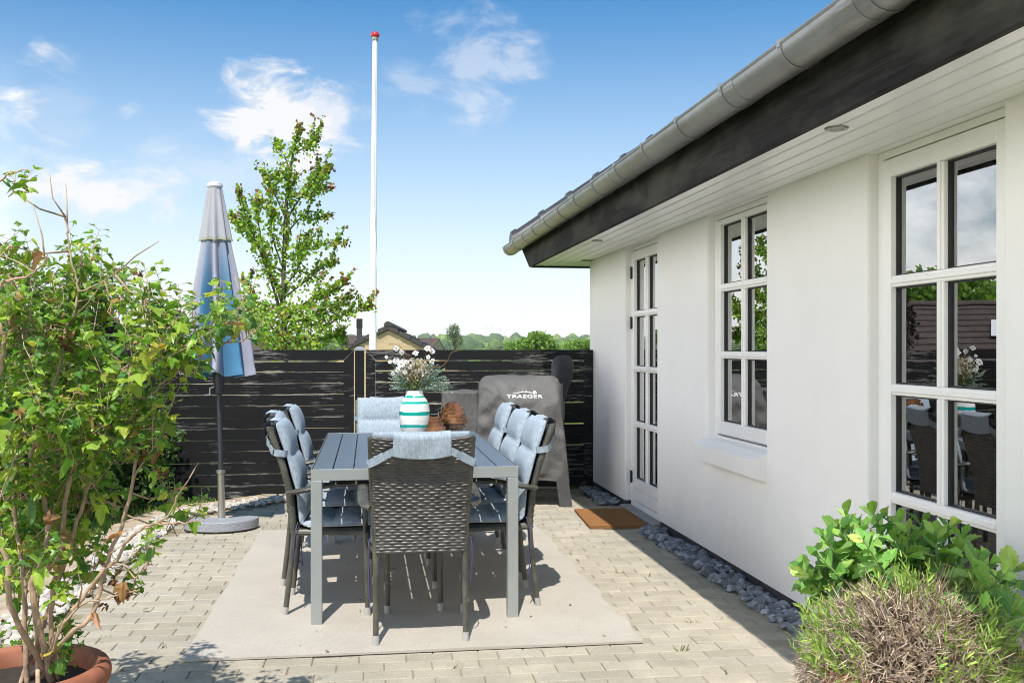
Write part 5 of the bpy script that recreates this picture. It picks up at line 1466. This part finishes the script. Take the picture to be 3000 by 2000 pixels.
fartree(1700,1012,110,36,90,2000,GB,'light green low tree next to the white house corner')
fartree(1010,1002,34,34,60,900,GA,'small dark tree beside the brick gable roof')
# garden across the fence that shows only in the windows' reflections
fartree(-330,890,560,330,30,11000,GB,'big green tree reflected in the door panes, outside the view')
fartree(-1300,880,560,330,33,11000,GA,'second big dark tree reflected in the door panes, outside the view')
# far woodland
wood=MB(); random.seed(70)
WC=[(.11,.19,.06),(.15,.24,.065),(.085,.15,.055),(.22,.31,.09),(.10,.17,.075)]
def clump(x,y,zb,r,col):
    vs=[]; off=Vector((U(0,99),U(0,99),U(0,99))); sx,sy,sz=U(.8,1.4),U(.8,1.2),U(.7,1.15)
    for p in ICO_V:
        p=Vector(p); k=1+.4*mnoise.noise(p*1.7+off)+.35*mnoise.noise(p*4.5+off); vs.append((x+p.x*sx*k*r,y+p.y*sy*k*r,zb+p.z*sz*k*r))
    wood.add(vs,ICO_F,col+(1,))
for (dist,n,r0,r1,ht) in ((130,520,.6,1.3,.2),(220,560,1.0,2.0,.7),(400,560,1.4,3.2,2.2),(700,520,2.5,5,5),(1100,520,4,8,10)):
    for k in range(n):
        px=U(-300,2000); y=dist*U(.85,1.15); p=P(px,1017,y); r=U(r0,r1)
        c=random.choice(WC)
        clump(p.x,y,gz(p.x,y)+ht+U(-.2,.45)*r,r,c)
tag(wood.build('far_woodland',M['farwood'],smooth=True),'woodland and hedgerows stretching to the horizon','woodland',kind='stuff')

# ------------------------------------------------------------------ background houses, flagpole, turbines
def gable_house(name,label,y,xapex,zapex,slope,half,length,wallm,roofm,zb,rz=0,chim=None,sky=None):
    root=thing(name,label,'house',(xapex,y,zb),rz); za=zapex-zb; ze=za-half*slope
    w=MB(); w.prism([(-half,0),(half,0),(half,ze-.07),(0,za-.07),(-half,ze-.07)],0,length,axis=1); w.build('wall',wallm,root,recalc=True)
    r=MB(); ov=.35
    for s in (-1,1):
        e=half+ov
        p=[(0,za),(s*e,za-e*slope),(s*e,za-e*slope-.08),(0,za-.08)]; r.prism(p,-.05,length+.28,axis=1)
        L=math.hypot(e,e*slope); nn=int(L/.34)
        for k in range(nn):
            f0=k/nn;f1=(k+1)/nn-.01
            a=(s*e*f0,za-e*slope*f0); b=(s*e*f1,za-e*slope*f1)
            lift=.025
            r.prism([(a[0],a[1]+lift+.02),(b[0],b[1]+lift+.045),(b[0],b[1]-.06),(a[0],a[1]-.06)],-.085,-.052,axis=1)
            r.prism([(a[0],a[1]+lift),(b[0],b[1]+lift+.03),(b[0],b[1]+.0),(a[0],a[1]+.0)],-.051,length+.28,axis=1)
    ro=r.build('roof',roofm,root,recalc=True)
    t=MB(); n=10; t.add([(.11*math.cos(math.pi*k/n),yy,za+.02+.12*math.sin(math.pi*k/n)) for yy in (-.10,length+.3) for k in range(n+1)],[(k,k+1,n+2+k,n+1+k) for k in range(n)]+[tuple(range(n+1)),tuple(range(2*n+1,n,-1))]); t.build('ridge_cap',roofm,ro,smooth=40)
    if chim:
        c=MB(); c.box(chim[0]-.085,chim[0]+.085,chim[1]-.085,chim[1]+.085,za-1.4,za+chim[2]); 
        for k in range(5): c.box(chim[0]-.11,chim[0]+.11,chim[1]-.11,chim[1]+.11,za+chim[2]-.045-.06*k,za+chim[2]-.02-.06*k)
        c.build('chimney',M['rooftar'],ro)
    if sky:
        c=MB(); x,yy=sky; z=za-abs(x)*slope; c.add([(x-.4,yy,z+.12+.4*slope*(1 if x<0 else 1)*0),(x+.4,yy,z+.12)],[]) ; 
        zx=lambda q: za-abs(q)*slope+.14
        c.add([(x-.45,yy-.4,zx(x-.45)),(x+.45,yy-.4,zx(x+.45)),(x+.45,yy+.4,zx(x+.45)),(x-.45,yy+.4,zx(x-.45))],[(0,1,2,3)]); c.build('skylight',M['polewhite'],ro)
    return root
yb=26; A=P(1137,957,yb); gable_house('brick_house','yellow brick house with dark tiled gable roof showing above the fence',yb,A.x,A.z,.515,3.6,11,M['brick'],M['rooftar'],gz(A.x,yb)-.2,R(4),(-1.35,7.5,.42))
for (px,py,y,half,lab,nm) in ((1215,985,150,7,'far brown-roofed house half hidden by trees, near the brick gable','far_house'),(1285,992,170,8,'far pale-roofed house below the rounded dark tree','far_house'),(915,997,90,4,'far low house between the young tree and the brick gable','far_house')):
    A=P(px,py,y); zb=gz(A.x,y)-.3; root=gable_house(nm,lab,y,A.x,A.z,.45,half*.6,10,M['brick'],M['brownroof'],zb,R(80))
A=Vector((-21.5,18.3,2.5)); gable_house('neighbour_house','brown roofed house mirrored in the glazed door, outside the view',18.3,A.x,A.z,.5,3.2,10.5,M['brick'],M['brownroof'],gz(A.x,18.3)-.2,R(-48),None,(1.6,7))
hedge=plant('reflected_hedge','green garden hedge mirrored in the window panes, outside the view','hedge',
  [((-6.6-.9*k,8.6+.15*k,.75),(.75,.6,.95),900,.10,GB if k%2 else GA) for k in range(6)],M['hedgeleaf'],T_OV,(-8.8,9,-.05),False)
fy=17.0; b0=P(1092,1020,fy); t0=P(1099,112,fy); g0=Vector((b0.x-.02,fy,gz(b0.x,fy)-.1))
fp=thing('flagpole','tall white flagpole with red knob standing behind the fence','flagpole',g0)
q=MB(); q.tube([(0,0,0),tuple(b0-g0),tuple(t0-g0)],[.068,.062,.043],20); q.build('pole',M['polewhite'],fp,smooth=40)
q=MB(); T=t0-g0; q.lathe([(0,.105),(.03,.103),(.055,.09),(.072,.065),(.078,.04),(.07,.02),(.055,.016),(.05,.0)],24,tuple(T)); q.build('knob',M['red'],fp,smooth=50,recalc=True)
q=MB(); q.lathe([(.05,-.05),(.053,-.045),(.053,.012),(.045,.014)],20,tuple(T)); q.build('collar',M['lampsteel'],fp,smooth=40,recalc=True)
q=MB(); mid=P(1098,520,fy); q.tube([tuple(T+Vector((.02,-.055,0))),tuple(P(1090,560,fy)-g0+Vector((.04,-.09,0))),tuple(P(1107,820,fy)-g0+Vector((0,-.08,0))),tuple(b0-g0+Vector((.05,-.07,-.2)))],.0035,5); q.build('halyard',M['polewhite'],fp)
for (px,top,hub,ang) in ((1424,0,953,10),(1442,0,957,40),(1467,0,960,75)):
    y=1500; base=P(px,1010,y); h=P(px,hub,y); root=thing('wind_turbine',{1424:'thin white wind turbine on the skyline, the one closest to the rounded tree',1442:'thin white wind turbine on the skyline, between its two neighbours',1467:'thin white wind turbine on the skyline, the one closest to the house'}[px],'turbine',base,0,'wind turbines on the horizon')
    q=MB(); q.tube([(0,0,-14),tuple(h-base)],[.45,.25],8); q.build('tower',M['turb'],root,smooth=40)
    q=MB(); hb=h-base; q.box(hb.x-.8,hb.x+.8,-3,1,hb.z-.8,hb.z+.8); q.build('nacelle',M['turb'],root)
    for k in range(3):
        a=R(ang+120*k); q=MB(); q.tube([(hb.x,-3.2,hb.z),(hb.x+math.sin(a)*8,-3.2,hb.z+math.cos(a)*8)],[.28,.1],6); q.build('blade',M['turb'],root,smooth=40)

# ------------------------------------------------------------------ air
hz=MB(); hz.box(-2660,2660,-60,2660,-6.2,40)
hm=D.materials.new('air_haze'); hm.use_nodes=True; nn=hm.node_tree.nodes; nn.remove(nn['Principled BSDF'])
pv=nn.new('ShaderNodeVolumePrincipled'); pv.inputs['Color'].default_value=(1,1,1,1); pv.inputs['Density'].default_value=.00019; pv.inputs['Anisotropy'].default_value=.0
hm.node_tree.links.new(pv.outputs[0],nn['Material Output'].inputs['Volume'])
tag(hz.build('haze',hm),'thin pale air haze over the far land','haze',kind='stuff')
